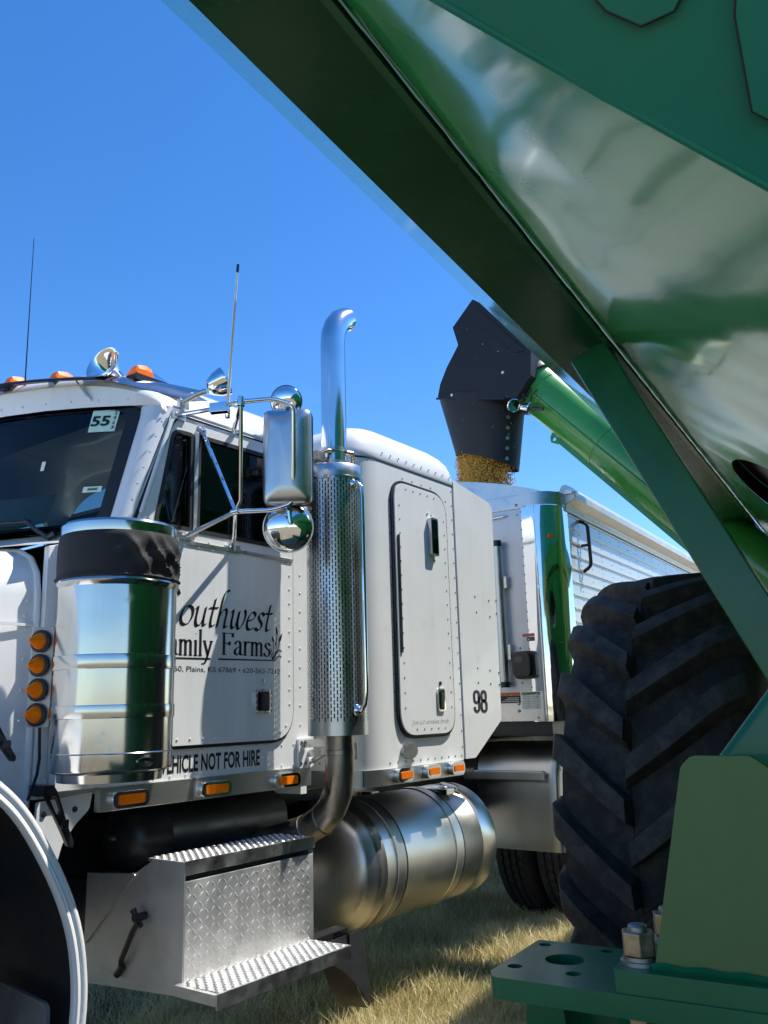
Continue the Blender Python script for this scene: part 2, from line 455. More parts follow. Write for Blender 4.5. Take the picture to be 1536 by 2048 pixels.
# ------------------------------------------------------------------ truck
truck = thing('semi_truck', 'white conventional semi truck with sleeper, chrome air cleaner and exhaust stack', 'truck', Matrix.Translation((3.0, 3.6, 0)))
YC, YS, CY = 2.62, 2.50, 3.6
def T(name, mb, mat, parent=None, **k): return build(name, mb, mat, parent or truck, **k)

def ws(y, z, off=0.):
    a = (z-2.124)/.496
    x = 1.652+.057*a+(.32+.095*a)*(y-CY)**2
    return V((x-off, y, z))
# windshield
mb = MB(); ys = [2.73+i*(4.47-2.73)/24 for i in range(25)]; zs = [2.115+i*(2.615-2.115)/6 for i in range(7)]
mb.grid([[ws(y, z) for y in ys] for z in zs])
wind = T('windshield', mb, WSGLASS)
# black gasket around the glass
def wsring(y0, y1, z0, z1, r):
    return rpoly([(y0, z0), (y1, z0), (y1, z1), (y0, z1)], r, 6)
outer = wsring(2.695, 4.505, 2.09, 2.637, .07); inner = wsring(2.735, 4.465, 2.122, 2.608, .055)
def dens(poly, step=.08):
    out = []
    for i in range(len(poly)):
        a, b = V((*poly[i], 0)), V((*poly[(i+1) % len(poly)], 0)); n = max(1, int((b-a).length/step))
        for j in range(n):
            q = a.lerp(b, j/n); out.append((q.x, q.y))
    return out
outer, inner = dens(outer), dens(inner)
T('windshield_gasket', MB().plate(outer, [inner], lambda s, t, d: ws(s, t, -d), -.008, .006), RUBBER, wind)
def wsplate(name, y0, y1, z0, z1, mat, off=.006, skew=0.):
    mb = MB(); n = 6
    mb.grid([[ws(y1+(y0-y1)*i/n, z+skew*i/n, off) for i in range(n+1)] for z in (z0, z1)])
    return T(name, mb, mat, wind, smooth=0)
st = wsplate('inspection_sticker', 2.765, 2.858, 2.515, 2.612, STKMINT, .006)
st['label'] = 'mint paper number sticker 55 on the windshield'
wsf = lambda s, t: ws(-s, t, .0085)
lettering('sticker_number', text_pts('55', .03), -2.853, -2.788, 2.540, 2.586, wsf, INK, wind)
for i, ch in enumerate('2023'):
    lettering('sticker_year', text_pts(ch, .02), -2.779, -2.770, 2.590-i*.0215, 2.604-i*.0215, wsf, INK, wind)
wsplate('permit_sticker', 2.752, 2.818, 2.252, 2.276, STKW, .006)
wsplate('permit_band', 2.765, 2.80, 2.259, 2.269, STKGRN, .0085)
wsplate('permit_sticker', 2.99, 3.005, 2.36, 2.40, STKW, .006)
# header above the glass + roof
def XT(y): return 1.709+.415*(y-CY)**2
def gq(t): t = max(0., min(1., t)); return math.sqrt(max(0, 1-(1-t)**2))
def zroof(x, y):
    es = min(y-YC, 2*CY-YC-y); ef = x-(XT(y)-.01); er = 2.985-x
    return 2.60+.24*gq(es/.34)*(.50+.50*gq(ef/.34))*(.6+.4*gq(er/.10))
mb = MB(); rows = []
yy = [YC+k for k in (0, .006, .015, .03, .05, .08, .12, .17, .23, .3, .42, .6, .8, .98)]
yy = yy+[2*CY-y for y in reversed(yy[:-1])]
for i in range(25):
    q = i/24; q = q*q*(3-2*q)
    rows.append([V(((XT(y)-.01)*(1-q)+2.985*q, y, zroof((XT(y)-.01)*(1-q)+2.985*q, y))) for y in yy])
mb.grid(rows)
roof = T('cab_roof', mb, WHITE, smooth=60)
mb = MB()
mb.grid([[V((XT(y)-.008-.012*k, y, 2.628+k*(zroof(XT(y)-.01, y)-2.626))) for y in yy] for k in (0, .25, .5, .75, 1)])
hdr = T('windshield_header', mb, WHITE, smooth=50)
mb = MB()
for i in range(18):
    y = 2.74+i*.1; mb.rivet((XT(y)-.0125, y, 2.655), (-1, -.3, 0), .005)
T('header_rivets', mb, WHITE, hdr, kind='stuff')
# sun visor sheet with stainless wrap-round end
mb = MB(); rows = []
for k, (dx, dz) in enumerate(((-.012, .0), (-.05, -.006), (-.085, -.022), (-.087, -.032), (-.05, -.016), (-.012, -.010))):
    rows.append([V((XT(y)+dx, y, 2.748+dz+.02*(1-((y-CY)/.9)**2))) for y in [2.80+j*.08 for j in range(21)]])
mb.grid(rows+[rows[0]])
T('sun_visor', mb, BLACK)
mb = MB()
for yy0, s in ((2.80, -1),):
    rows = []
    for k in range(7):
        q = k/6; y = 2.83-.205*q; 
        xf = XT(2.80)-.075+.10*q+.20*q*q
        rows.append([V((xf, y, 2.735-.05*q)), V((xf+.02, y+.0, 2.745-.03*q)), V((xf+.11, y+.015, 2.785-.03*q)), V((xf+.2, y+.05, 2.815-.045*q))])
    mb.grid(rows)
T('visor_end', mb, STAIN, smooth=60)
mb = MB(); mb.bar((1.865, 2.90, 2.74), (1.905, 2.875, 2.675), .014, .004); mb.bar((1.905, 2.875, 2.678), (1.918, 2.86, 2.655), .014, .004)
T('visor_bracket', mb, ALU)
# A pillar
for sgn in (1, -1):
    mb = MB(); rows = []
    for i in range(9):
        q = i/8; z = 2.03+.60*q
        w = ws(2.70, z); dfr = V((1.925+.21*q**1.15, YC-.004, z))
        mid = (w+dfr)/2+V((-.022, -.028, 0))
        r = []
        for j in range(9):
            t = j/8; p = w*(1-t)**2+mid*2*t*(1-t)+dfr*t*t
            r.append(V((p.x, p.y if sgn > 0 else 2*CY-p.y, p.z)))
        rows.append(r)
    mb.grid(rows)
    ap = T('a_pillar', mb, WHITE, smooth=60)
    if sgn > 0:
        mb = MB()
        for i in range(9):
            q = .06+i*.115; a = V((1.915+.21*q**1.15-.018, YC-.009, 2.03+.6*q)); mb.rivet(a, (-.35, -1, 0), .0065)
        T('pillar_rivets', mb, WHITE, ap, kind='stuff')
# cab side wall (with one window opening behind the door)
winhole = rpoly([(2.02, 2.105), (2.80, 2.105), (2.80, 2.56), (2.125, 2.552)], [.03, .04, .05, .05])
mb = MB().plate([(1.70, 1.17), (2.985, 1.17), (2.985, 2.605), (2.132, 2.605), (1.925, 2.06), (1.70, 2.04)], [winhole], sideY(YC), 0, .04)
cabw = T('cab_side', mb, WHITE)
mb = MB().plate([(1.70, 1.17), (2.985, 1.17), (2.985, 2.605), (2.132, 2.605), (1.925, 2.06), (1.70, 2.04)], [winhole], sideY(2*CY-YC), -.04, 0)
T('cab_side', mb, WHITE)
T('cab_rear_wall', MB().box(2.945, 2.984, YC+.042, 2*CY-YC-.042, 1.05, 2.62), WHITE)
T('cab_floor', MB().box(1.72, 2.94, YC+.045, 2*CY-YC-.045, 1.172, 1.22), BLACK)
# interior
mb = MB().box(2.90, 2.93, YC+.06, 4.5, 1.3, 2.58)
T('cab_liner', mb, INTER)
mb = MB().box(1.90, 2.06, 2.78, 4.42, 1.75, 2.095)
T('dashboard', mb, INTER, bevel=.02)
for y in (2.95, 3.9):
    mb = MB().box(2.55, 2.68, y-.22, y+.26, 1.7, 2.30); mb.box(2.58, 2.66, y-.1, y+.14, 2.31, 2.45)
    T('seat', mb, INTER, bevel=.04)
mb = MB(); mb.tube([V((2.22+.1*math.sin(a)*.6, 3.08+.21*math.cos(a), 2.12+.21*math.sin(a)*.75)) for a in [i*2*PI/28 for i in range(28)]], .014, 8, closed=True)
mb.tube([(2.22, 2.88, 2.12), (2.22, 3.28, 2.12)], .012, 8); mb.tube([(2.22, 3.08, 2.12), (2.0, 3.08, 1.95)], .02, 8)
T('steering_wheel', mb, BLKPL)
# door: raised panel with two window openings
door_o = rpoly([(1.93, 1.292), (2.835, 1.292), (2.835, 2.592), (2.148, 2.592), (1.958, 2.085), (1.93, 2.03)], [.02, .13, .05, .085, .02, .02], 8)
vent = rpoly([(2.050, 2.124), (2.236, 2.124), (2.233, 2.532), (2.128, 2.528)], [.03, .02, .02, .045], 5)
main = rpoly([(2.262, 2.124), (2.775, 2.124), (2.775, 2.540), (2.262, 2.535)], [.015, .04, .05, .015], 5)
door = T('door', MB().plate(door_o, [vent, main], sideY(YC), -.016, -.001), WHITE, bevel=.003, seg=1)
T('door_seal', MB().plate(inset(door_o, -.013), [inset(door_o, .012)], sideY(YC), -.006, -.0005), RUBBER, door)
for pl in (vent, main):
    T('window_seal', MB().plate(inset(pl, -.004), [inset(pl, .013)], sideY(YC), -.020, -.004), RUBBER, door)
T('vent_window', MB().plate(inset(vent, .006), [], sideY(YC), -.008, -.005), GLASS, door)
T('side_window', MB().plate(inset(main, .006), [], sideY(YC), -.008, -.005), GLASS, door)
T('window_divider', MB().box(2.238, 2.258, YC-.026, YC-.017, 2.10, 2.545), ALU, door, bevel=.003)
T('vent_latch', MB().lathe([(0, -.012), (.012, -.01), (.013, 0)], (2.222, YC-.020, 2.142), (0, -1, 0), 12), BLKPL, door)
mb = MB()
dy = YC-.0165; nY = (0, -1, 0)
mb.rivets((2.0, dy, 1.315), (2.70, dy, 1.315), .063, nY, .0055)
mb.rivets((2.812, dy, 1.44), (2.812, dy, 2.07), .06, nY, .0055)
mb.rivets((2.20, dy, 2.062), (2.80, dy, 2.062), .075, nY, .0055)
mb.rivets((2.24, dy, 2.088), (2.42, dy, 2.092), .09, nY, .006)
for a in (0.4, .9): mb.rivet((2.835-.115+.09*math.sin(a), dy, 1.405-.09*math.cos(a)), nY, .0055)
T('door_rivets', mb, WHITE, door, kind='stuff')
# belt trim on the door
T('belt_trim', MB().box(2.21, 2.83, YC-.0215, YC-.0165, 2.068, 2.082), ALU, door)
# handle
mb = MB().plate(rrect(2.592, 2.690, 1.402, 1.503, .018), [rrect(2.604, 2.678, 1.413, 1.492, .012)], sideY(YC), -.026, -.0165)
hd = T('door_handle', mb, CHROME, door)
T('handle_recess', MB().plate(rrect(2.604, 2.678, 1.413, 1.492, .012), [], sideY(YC), -.0185, -.017), BLKPL, door)
T('handle_paddle', MB().box(2.628, 2.668, YC-.029, YC-.019, 1.419, 1.487), BLKPL, door, bevel=.004)
T('key_lock', MB().lathe([(0, .006), (.011, .005), (.012, 0)], (2.645, YC-.0165, 1.535), (0, -1, 0), 14), CHROME, door)
# lettering on the door
ty = YC-.0169
dfn = lambda s, t: V((s, ty, t))
lettering('door_lettering', pen('outhwest', ITAL, .10, 42, .22), 2.185, 2.712, 1.742, 1.908, dfn, INK, door, label='large black script lettering on the cab door')
P0 = pen('S', ITAL, .10, 42, .22); lettering('door_lettering', P0, 2.085, 2.19, 1.735, 1.89, dfn, INK, door)
lettering('door_lettering', pen('Family', ROM, .095, 12), 2.075, 2.362, 1.597, 1.736, dfn, INK, door)
lettering('door_lettering', pen('Farms', ROM, .095, 12), 2.408, 2.694, 1.638, 1.730, dfn, INK, door, label='black serif lettering on the cab door')
mb = MB(); mb.add([dfn(2.07, 1.614), dfn(2.35, 1.617), dfn(2.35, 1.624), dfn(2.07, 1.620)], [(0, 1, 2, 3)])
mb.add([dfn(2.39, 1.617), dfn(2.705, 1.622), dfn(2.735, 1.624), dfn(2.705, 1.627), dfn(2.39, 1.624)], [(0, 1, 2, 3, 4)])
T('lettering_underline', mb, INK, door, smooth=0)
mb = MB()
def leafshape(cx, cz, l, w, a):
    d = V((math.cos(a), 0, math.sin(a))); n_ = V((-math.sin(a), 0, math.cos(a))); c = V((cx, ty, cz))
    mb.add([c-d*l, c-d*l*.3+n_*w, c+d*l*.3+n_*w*.8, c+d*l, c+d*l*.3-n_*w*.8, c-d*l*.3-n_*w], [(0, 1, 2, 3, 4, 5)])
leafshape(2.729, 1.752, .024, .007, 1.75); leafshape(2.752, 1.722, .026, .008, 1.1); leafshape(2.705, 1.715, .016, .006, 1.9); leafshape(2.724, 1.70, .012, .005, 1.3)
def thinline(pts, w):
    L_ = smoothline(pts, 8)
    for i in range(len(L_)-1):
        a, b = L_[i], L_[i+1]; d = (b-a).normalized(); n_ = V((-d.y, d.x, 0))*w
        mb.add([V((p.x, ty, p.y)) for p in (a-n_, b-n_, b+n_, a+n_)], [(0, 1, 2, 3)])
for pts in ([(2.70, 1.628), (2.722, 1.66), (2.728, 1.73)], [(2.705, 1.628), (2.73, 1.665), (2.748, 1.70)], [(2.70, 1.63), (2.712, 1.67), (2.706, 1.70)],
            [(2.71, 1.63), (2.74, 1.668), (2.762, 1.665)], [(2.69, 1.635), (2.70, 1.66), (2.685, 1.675)], [(2.715, 1.628), (2.745, 1.645), (2.76, 1.64)]): thinline(pts, .0022)
T('wheat_emblem', mb, INK, door, smooth=0)
lettering('address_line', text_pts('Hwy 160, Plains, KS 67869 \u2022 620-563-7212'), 2.062, 2.750, 1.562, 1.589, dfn, INK, door)
# sill panel under the door
mb = MB()
cy_ = YC-.0005
mb.rivets((1.95, cy_, 1.268), (2.93, cy_, 1.268), .075, nY, .0055); mb.rivets((1.95, cy_, 1.183), (2.93, cy_, 1.183), .075, nY, .0055)
mb.rivets((2.90, cy_, 1.35), (2.90, cy_, 2.02), .085, nY, .0055); mb.rivets((2.955, cy_, 1.35), (2.955, cy_, 2.5), .11, nY, .0055)
mb.rivets((2.662, cy_, 1.19), (2.662, cy_, 1.26), .035, nY, .005)
mb.rivets((2.18, cy_-.002, 2.60), (2.95, cy_-.002, 2.60), .085, nY, .005)
T('side_rivets', mb, WHITE, cabw, kind='stuff')
lettering('sill_lettering', text_pts('VEHICLE NOT FOR HIRE', .028), 2.128, 2.646, 1.192, 1.257, lambda s, t: V((s, YC-.0010, t)), INK, cabw, label='bold black capitals on the sill under the door')
T('drip_rail', MB().tube([(1.99, YC-.012, 2.16), (2.06, YC-.014, 2.38), (2.118, YC-.016, 2.56), (2.15, YC-.017, 2.602), (2.22, YC-.018, 2.612), (2.98, YC-.018, 2.612)], .009, 8), WHITE, cabw)
# rocker strip + marker lights
T('rocker_strip', MB().box(1.865, 2.955, YC-.012, YC+.02, 1.088, 1.1695), BRUSH, bevel=.003)
def markerlight(x, y, z, w, h, parent, lensz=1.):
    fr = MB().plate(rrect(x-w, x+w, z-h, z+h, h*.95, 6), [rrect(x-w*.70, x+w*.74, z-h*.60, z+h*.60, h*.3)], sideY(y), -.016, 0)
    lamp = T('marker_light', fr, CHROME, parent, bevel=.003, seg=1)
    T('amber_lens', MB().plate(rrect(x-w*.69, x+w*.73, z-h*.59, z+h*.59, h*.3), [], sideY(y), -.020, -.001), AMBER, parent, bevel=.003)
    mbr = MB()
    for i in range(5): mbr.box(x-w*.5+i*w*.24, x-w*.5+i*w*.24+w*.03, y-.0215, y-.0195, z-h*.45, z+h*.45)
    return lamp
rk = bpy.data.objects['rocker_strip']
for x in (1.985, 2.385, 2.79): markerlight(x, YC-.013, 1.123, .078, .028, rk)
# cowl panel in front of the door
cowl = T('cowl', MB().plate([(1.655, 1.145), (1.93, 1.145), (1.93, 2.075), (1.655, 1.995)], [], sideY(2.672), 0, .03), WHITE, bevel=.006)
mb = MB(); cyw = 2.671
mb.rivets((1.70, cyw, 1.20), (1.70, cyw, 1.93), .105, nY, .006); mb.rivets((1.665, cyw, 1.2), (1.665, cyw, 1.95), .07, nY, .0045)
mb.rivets((1.74, cyw, 1.30), (1.77, cyw, 1.30), .03, nY, .007); mb.rivets((1.76, cyw, 1.17), (1.90, cyw, 1.17), .06, nY, .006)
T('cowl_rivets', mb, WHITE, cowl, kind='stuff')
mb = MB(); rows = []
for i in range(21):
    y = 2.672+i*(2*CY-2*2.672)/20
    k = 1-((y-CY)/.93)**2
    rows.append([V((1.60, y, 1.99+.05*max(0, k))), V((ws(y, 2.1).x-.012, y, 2.055+.045*max(0, k)*.4)), V((ws(y, 2.1).x+.03, y, 2.10))])
mb.grid(rows)
T('cowl_top', mb, WHITE, smooth=60)
# wiper
mb = MB(); mb.tube([V(ws(3.35, 2.14, .03)), V(ws(3.133, 2.149, .03)), V(ws(2.97, 2.142, .03))], .008, 8)
mb.tube([V(ws(2.99, 2.150, .03)), V(ws(2.93, 2.105, .035)), (1.79, 2.90, 2.075)], .009, 8); mb.tube([(1.79, 2.90, 2.075), (1.80, 2.87, 2.09)], .012, 8)
T('wiper', mb, BLKPL)
# hood
mb = MB(); rows = []
sec = [(2.695, 1.12), (2.70, 1.55), (2.705, 1.82), (2.72, 1.90), (2.76, 1.955), (2.83, 1.988), (2.98, 2.012), (3.25, 2.04), (3.6, 2.05)]
sec = sec+[(2*CY-y, z) for y, z in reversed(sec[:-1])]
for x, dy_, dz_ in ((1.635, 0, 0), (1.0, .05, -.03), (.3, .12, -.08), (-.2, .17, -.12)):
    rows.append([V((x, CY+(y-CY)*(1-dy_), z+(dz_ if z > 1.4 else 0))) for y, z in sec])
mb.grid(rows); o = len(mb.v)-len(sec); mb.f.append(tuple(range(o, o+len(sec))))
hood = T('hood', mb, WHITE, smooth=50)
mb = MB(); mb.tube([V((1.642, y-(.004 if y < 3 else 0), z)) for y, z in sec[:9]], .012, 8)
T('hood_edge', mb, WHITE, hood)
mb = MB(); mb.rivets((1.60, 2.694, 1.3), (1.605, 2.700, 1.8), .10, nY, .006); mb.rivets((1.2, 2.735, 1.745), (1.60, 2.70, 1.748), .09, nY, .006)
T('hood_rivets', mb, WHITE, hood, kind='stuff')
T('hood_seam', MB().box(1.0, 1.63, 2.692, 2.699, 1.712, 1.722), WHITE, hood)
# hood latch (rubber strap with open loop) and a second black latch further forward
def latch(p0, p1, w):
    p0, p1 = V(p0), V(p1); d = (p1-p0); l = d.length; d.normalize(); n_ = V((-d.z, 0, d.x))
    out = [(-.06*l, .5), (.06*l, .62), (.3*l, .55), (.75*l, .38), (1.0*l, .34), (1.06*l, .1), (1.06*l, -.1), (1.0*l, -.34), (.75*l, -.38), (.3*l, -.55), (.06*l, -.62), (-.06*l, -.5)]
    hole = [(.14*l, .36), (.40*l, .28), (.46*l, 0), (.40*l, -.28), (.14*l, -.36), (.10*l, 0)]
    fn = lambda s, t, dd: p0+d*s+n_*t*w+V((0, dd, 0))
    mb = MB().plate(out, [hole], fn, -.02, .0)
    mb.box(*(lambda c: (c.x-.012, c.x+.012, c.y-.034, c.y-.018, c.z-.014, c.z+.014))(p0+d*l*.62))
    return mb
T('hood_latch', latch((1.66, 2.60, 1.178), (1.745, 2.60, 1.005), .034), BLKPL, bevel=.004)
T('hood_latch', latch((1.44, 2.60, 1.40), (1.525, 2.60, 1.285), .030), BLKPL, bevel=.004)
T('latch_mount', MB().box(1.635, 1.675, 2.585, 2.668, 1.160, 1.195), BLKPL, bevel=.004)
T('latch_mount', MB().box(1.42, 1.46, 2.60, 2.692, 1.385, 1.415), BLKPL, bevel=.004)
# rear support plate of the fender
tri = rpoly([(1.655, 1.14), (1.862, 1.155), (1.852, 1.10), (1.80, 1.055), (1.755, 1.00), (1.735, .93), (1.70, .82), (1.655, .90)], [.01, .01, .03, .04, .05, .03, .02, .02], 4)
fb = T('fender_brace', MB().plate(tri, [], sideY(2.645), 0, .012), WHITE, bevel=.003, seg=1)
mb = MB(); mb.rivet((1.795, 2.645, 1.105), nY, .011, 8); mb.rivet((1.68, 2.645, 1.10), nY, .011, 8)
T('brace_bolts', mb, BLKPL, fb, kind='stuff')
# front fender: swept skin, white lip and dark inside
fp = [(.10, .60), (.12, .85), (.22, 1.05), (.40, 1.22), (.62, 1.32), (.85, 1.355), (1.08, 1.335), (1.22, 1.285), (1.324, 1.224), (1.42, 1.129), (1.524, .969), (1.59, .825), (1.62, .687), (1.623, .56), (1.60, .44)]
fl = [(p.x, p.y) for p in smoothline(fp, 4)]
def fendrow(off, y, bulge=0.):
    out = []
    for i, (x, z) in enumerate(fl):
        a = V((*fl[max(i-1, 0)], 0)); b = V((*fl[min(i+1, len(fl)-1)], 0)); t = (b-a).normalized(); n_ = V((-t.y, t.x, 0))
        out.append(V((x+n_.x*off, y, z+n_.y*off)))
    return out
mb = MB(); mb.grid([fendrow(o_, y_) for o_, y_ in ((-.028, 2.325), (-.030, 2.308), (-.022, 2.298), (-.012, 2.300), (-.008, 2.306), (-.002, 2.300), (.008, 2.300), (.016, 2.308), (.020, 2.325), (.032, 2.40), (.038, 2.55), (.038, 2.69))])
fen = T('front_fender', mb, WHITE, smooth=60)
mb = MB(); mb.grid([fendrow(o_, y_) for o_, y_ in ((-.026, 2.322), (-.0, 2.34), (.010, 2.5), (.012, 2.95))])
T('fender_liner', mb, FENDIN, fen)
# front wheel
def roadtyre(name, c, R, w, parent, tread=True):
    c = V(c); h = w/2
    prof = [(R*.56, -h*.80), (R*.66, -h*.96), (R*.82, -h), (R*.94, -h*.93), (R*.985, -h*.80), (R, -h*.72)]
    for k in (-.38, 0, .38):
        prof += [(R, h*k-h*.10 if k else -h*.08), (R-.012, h*k-h*.06 if k else -h*.05), (R-.012, h*k+h*.06 if k else h*.05), (R, h*k+h*.10 if k else h*.08)]
    prof += [(R, h*.72), (R*.985, h*.80), (R*.94, h*.93), (R*.82, h), (R*.66, h*.96), (R*.56, h*.80)]
    ty_ = T(name, MB().lathe(prof, c, (0, 1, 0), 72), TTYRE, parent)
    if tread:
        mb = MB()
        for i in range(52):
            a = 2*PI*i/52
            for k, yy_ in enumerate((-.56, -.19, .19, .56)):
                a2 = a+(.5 if k % 2 else 0)*2*PI/52
                u_ = V((math.cos(a2), 0, math.sin(a2))); t_ = V((-math.sin(a2), 0, math.cos(a2)))
                p = c+u_*(R+.004)+V((0, h*yy_, 0)); w2, l2 = h*.155, R*.047
                mb.prism([p-t_*l2+V((0, -w2*.6, 0))-u_*.01, p-t_*l2*.2+V((0, -w2, 0))-u_*.01, p+t_*l2+V((0, -w2*.6, 0))-u_*.01, p+t_*l2+V((0, w2*.6, 0))-u_*.01, p+t_*l2*.2+V((0, w2, 0))-u_*.01, p-t_*l2+V((0, w2*.6, 0))-u_*.01], u_*.012)
        T('tread_blocks', mb, TTYRE, ty_, kind='stuff', smooth=0)
    mb = MB().lathe([(R*.56, -h*.78), (R*.54, -h*.6), (R*.50, -h*.2), (R*.3, -h*.1), (R*.25, -h*.4), (.001, -h*.45)], c, (0, 1, 0), 36)
    T('rim', mb, ALU, ty_)
    return ty_
roadtyre('front_tyre', (.90, 2.55, .515), .515, .28, truck)
mb = MB().plate(rpoly([(2.36, .30), (2.80, .30), (2.80, .66), (2.36, .62)], .03), [], frontX(1.545), 0, .012)
T('splash_guard', mb, pm('dusty_guard', (.16, .15, .14), .8, var=.3, dirt=((.3, .28, .25), .5, .8, 14)), fen)
# ------------------------------------------------------------------ air cleaner
AX, AY, AR = 1.722, 2.36, .188
prof = [(.02, 1.235), (.155, 1.235), (.158, 1.212), (.160, 1.236), (.175, 1.240), (AR-.002, 1.246), (AR, 1.255), (AR, 1.295), (AR+.0015, 1.297), (AR, 1.299), (AR, 1.4), (AR, 1.805), (AR+.004, 1.812), (AR+.007, 1.822), (AR+.004, 1.832), (AR-.002, 1.838), (AR-.006, 1.84), (AR-.006, 1.97),
        (AR+.0, 1.972), (AR+.001, 1.978), (AR+.001, 2.008), (AR-.003, 2.016), (AR-.016, 2.020), (.12, 2.032), (.0, 2.038)]
ac = T('air_cleaner', MB().lathe(prof, (AX, AY, 0), n=96), STAIN, smooth=24, label='polished stainless air cleaner canister on the cowl')
for z0, z1 in ((1.548, 1.592), (1.400, 1.440)):
    T('clamp_band', MB().lathe([(AR+.0002, z0), (AR+.0030, z0+.0008), (AR+.0034, z0+.003), (AR+.0034, z1-.003), (AR+.0030, z1-.0008), (AR+.0002, z1)], (AX, AY, 0), n=96), STAIN, ac, smooth=14)
    T('band_bracket', MB().box(AX-.03, AX+.06, AY+.17, 2.671, z0+.004, z1-.004), STAIN, ac)
# cloth bug screen with folds
mb = MB(); rows = []
nz_, na = 16, 160
for i in range(nz_+1):
    q = i/nz_; z = 1.826+.152*q; r = []
    for j in range(na):
        a = 2*PI*j/na
        # bunched folds around the rear (+X -Y) flank, smooth elsewhere
        d = math.atan2(math.sin(a-(-PI/2+.05)), math.cos(a-(-PI/2+.05)))
        amp = math.exp(-(d/.75)**2)
        w_ = (1-abs(math.sin(5.5*q*(1+.5*math.sin(3*d))+5*d+.4)))**2*.024+math.sin(13*q-9*d+1)*.004
        ru = AR+.001+.006*math.sin(PI*q)**.5+amp*w_*math.sin(PI*q)+(.009 if q < .10 else 0)*math.sin(PI*min(1, q/.1))
        r.append(V((AX+ru*math.cos(a), AY+ru*math.sin(a), z-.010*amp*math.sin(3.2*d+.8)*math.sin(PI*q))))
    rows.append(r)
mb.grid(rows, True)
T('screen_cover', mb, CLOTH, ac, smooth=70, label='wrinkled black mesh bug screen round the air cleaner top')
# oval emblem
def acyl(s, t, d): # s = arc length, t = height on the canister, d = outward
    a = s/AR; return V((AX+(AR+d)*math.cos(a), AY+(AR+d)*math.sin(a), t))
ec = -PI/2-.06; ez = 1.270
oval = lambda k: [(AR*ec+.030*k*math.cos(i*2*PI/28), ez+.0125*k*math.sin(i*2*PI/28)) for i in range(28)]
T('oval_emblem', MB().plate(oval(1), [], acyl, .001, .0035), CHROME, ac)
T('emblem_ring', MB().plate(oval(1.02), [oval(.86)], acyl, .002, .0055), CHROME, ac)
T('emblem_field', MB().plate(oval(.85), [], acyl, .0036, .0042), BLKPL, ac)
P_, F_ = pen('Peterbilt' if False else 'ouwestuht', ITAL, .12, 42, .25)
lettering('emblem_script', text_pts('Peterbilt', .02, .35), AR*ec-.021, AR*ec+.021, ez-.006, ez+.006, lambda s, t: acyl(s, t, .0052), CHROME, ac)
# ------------------------------------------------------------------ turn-signal bar with four amber cones
bx0, by0 = 1.590, 2.570
dU = V((.36, -.93, 0)).normalized(); dN = V((-.93, -.36, 0)).normalized()   # plate faces the front corner
LBAR = pm('light_bar_metal', (.30, .30, .29), .45, .8, var=.15)
def lb(s, t, d): return V((bx0, by0, 0))+dU*s+V((.00, 0, t))-dN*(-d)
barM = T('light_bar', MB().plate(rrect(-.037, .043, 1.378, 1.698, .006), [], lambda s, t, d: lb(s, t, -d), 0, .02), LBAR, bevel=.002)
T('bar_bracket', MB().box(1.63, 1.66, 2.57, 2.673, 1.43, 1.46).box(1.63, 1.66, 2.57, 2.673, 1.60, 1.63), ALU, barM)
for i, z in enumerate((1.652, 1.574, 1.496, 1.418)):
    c = lb(-.002, z, .002)
    gr = T('light_grommet', MB().lathe([(.026, 0), (.036, .002), (.037, .008), (.032, .012), (.026, .012)], c, dN, 28), RUBBER, barM)
    T('amber_cone', MB().lathe([(.0, .060), (.0045, .059), (.007, .054), (.021, .024), (.0265, .012), (.027, .0)], c, dN, 28), AMBER, barM)
mb = MB(); mb.tube([V(p) for p in [(q.x, q.y, q.z) for q in [V((1.600, 2.57, 1.378)), V((1.606, 2.575, 1.33)), V((1.625, 2.60, 1.28)), V((1.632, 2.62, 1.23)), V((1.625, 2.63, 1.19)), V((1.62, 2.645, 1.15))]]], .005, 8)
T('light_cable', mb, BLKPL, barM)
# ------------------------------------------------------------------ mirror assembly
mir = T('mirror_head', MB().box(0, 1, 0, 1, 0, 1), MIRBACK) if False else None
mc = V((2.432, 2.262, 2.412)); mu = V((.56, -.828, 0)).normalized(); mn = V((-.828, -.56, 0))   # mn: back of the head, towards the front
def mfn(s, t, d): return mc+mu*s+V((0, 0, t))+mn*d
mb = MB(); rows = []
W_, H_ = .098, .198
prof = rrect(-W_, W_, -H_, H_, .028, 6)
rings = [(0.0, -.03), (0.0, .010), (.003, .016), (.012, .024), (.035, .032), (.07, .036)]
for ins, d in rings:
    q = [(x*(1-ins/W_), z*(1-ins/H_*1.0)) for x, z in prof]
    rows.append([mfn(x, z, d-(.35*x*x/.0096*.012)) for x, z in q])
mb.grid(rows, True); n_ = len(prof); o = len(mb.v)-n_; mb.f.append(tuple(range(o, o+n_)))
mirror = T('mirror_head', mb, MIRBACK, smooth=50, label='tall rectangular mirror with polished shell')
T('mirror_glass', MB().plate(inset(prof, .004), [], mfn, -.036, -.028), CHROME, mirror)
T('mirror_frame', MB().plate(inset(prof, -.003), [inset(prof, .010)], mfn, -.040, -.026), BLKPL, mirror)
tub = lambda pts, r=.0095: MB().tube([V((*p[:2], 0)).to_3d()*0+V(p) for p in pts], r, 10)
def rounded(pts, n=3):
    out = [V(pts[0])]
    for i in range(1, len(pts)-1):
        p, a, b = V(pts[i]), V(pts[i-1]), V(pts[i+1])
        d = min(.03, (a-p).length*.4, (b-p).length*.4)
        p0, p1 = p+(a-p).normalized()*d, p+(b-p).normalized()*d
        for j in range(n+1):
            q = j/n; out.append(p0*(1-q)**2+p*2*q*(1-q)+p1*q*q)
    out.append(V(pts[-1])); return out
A_, B_ = V((2.245, 2.338, 2.614)), V((2.302, 2.424, 2.187))
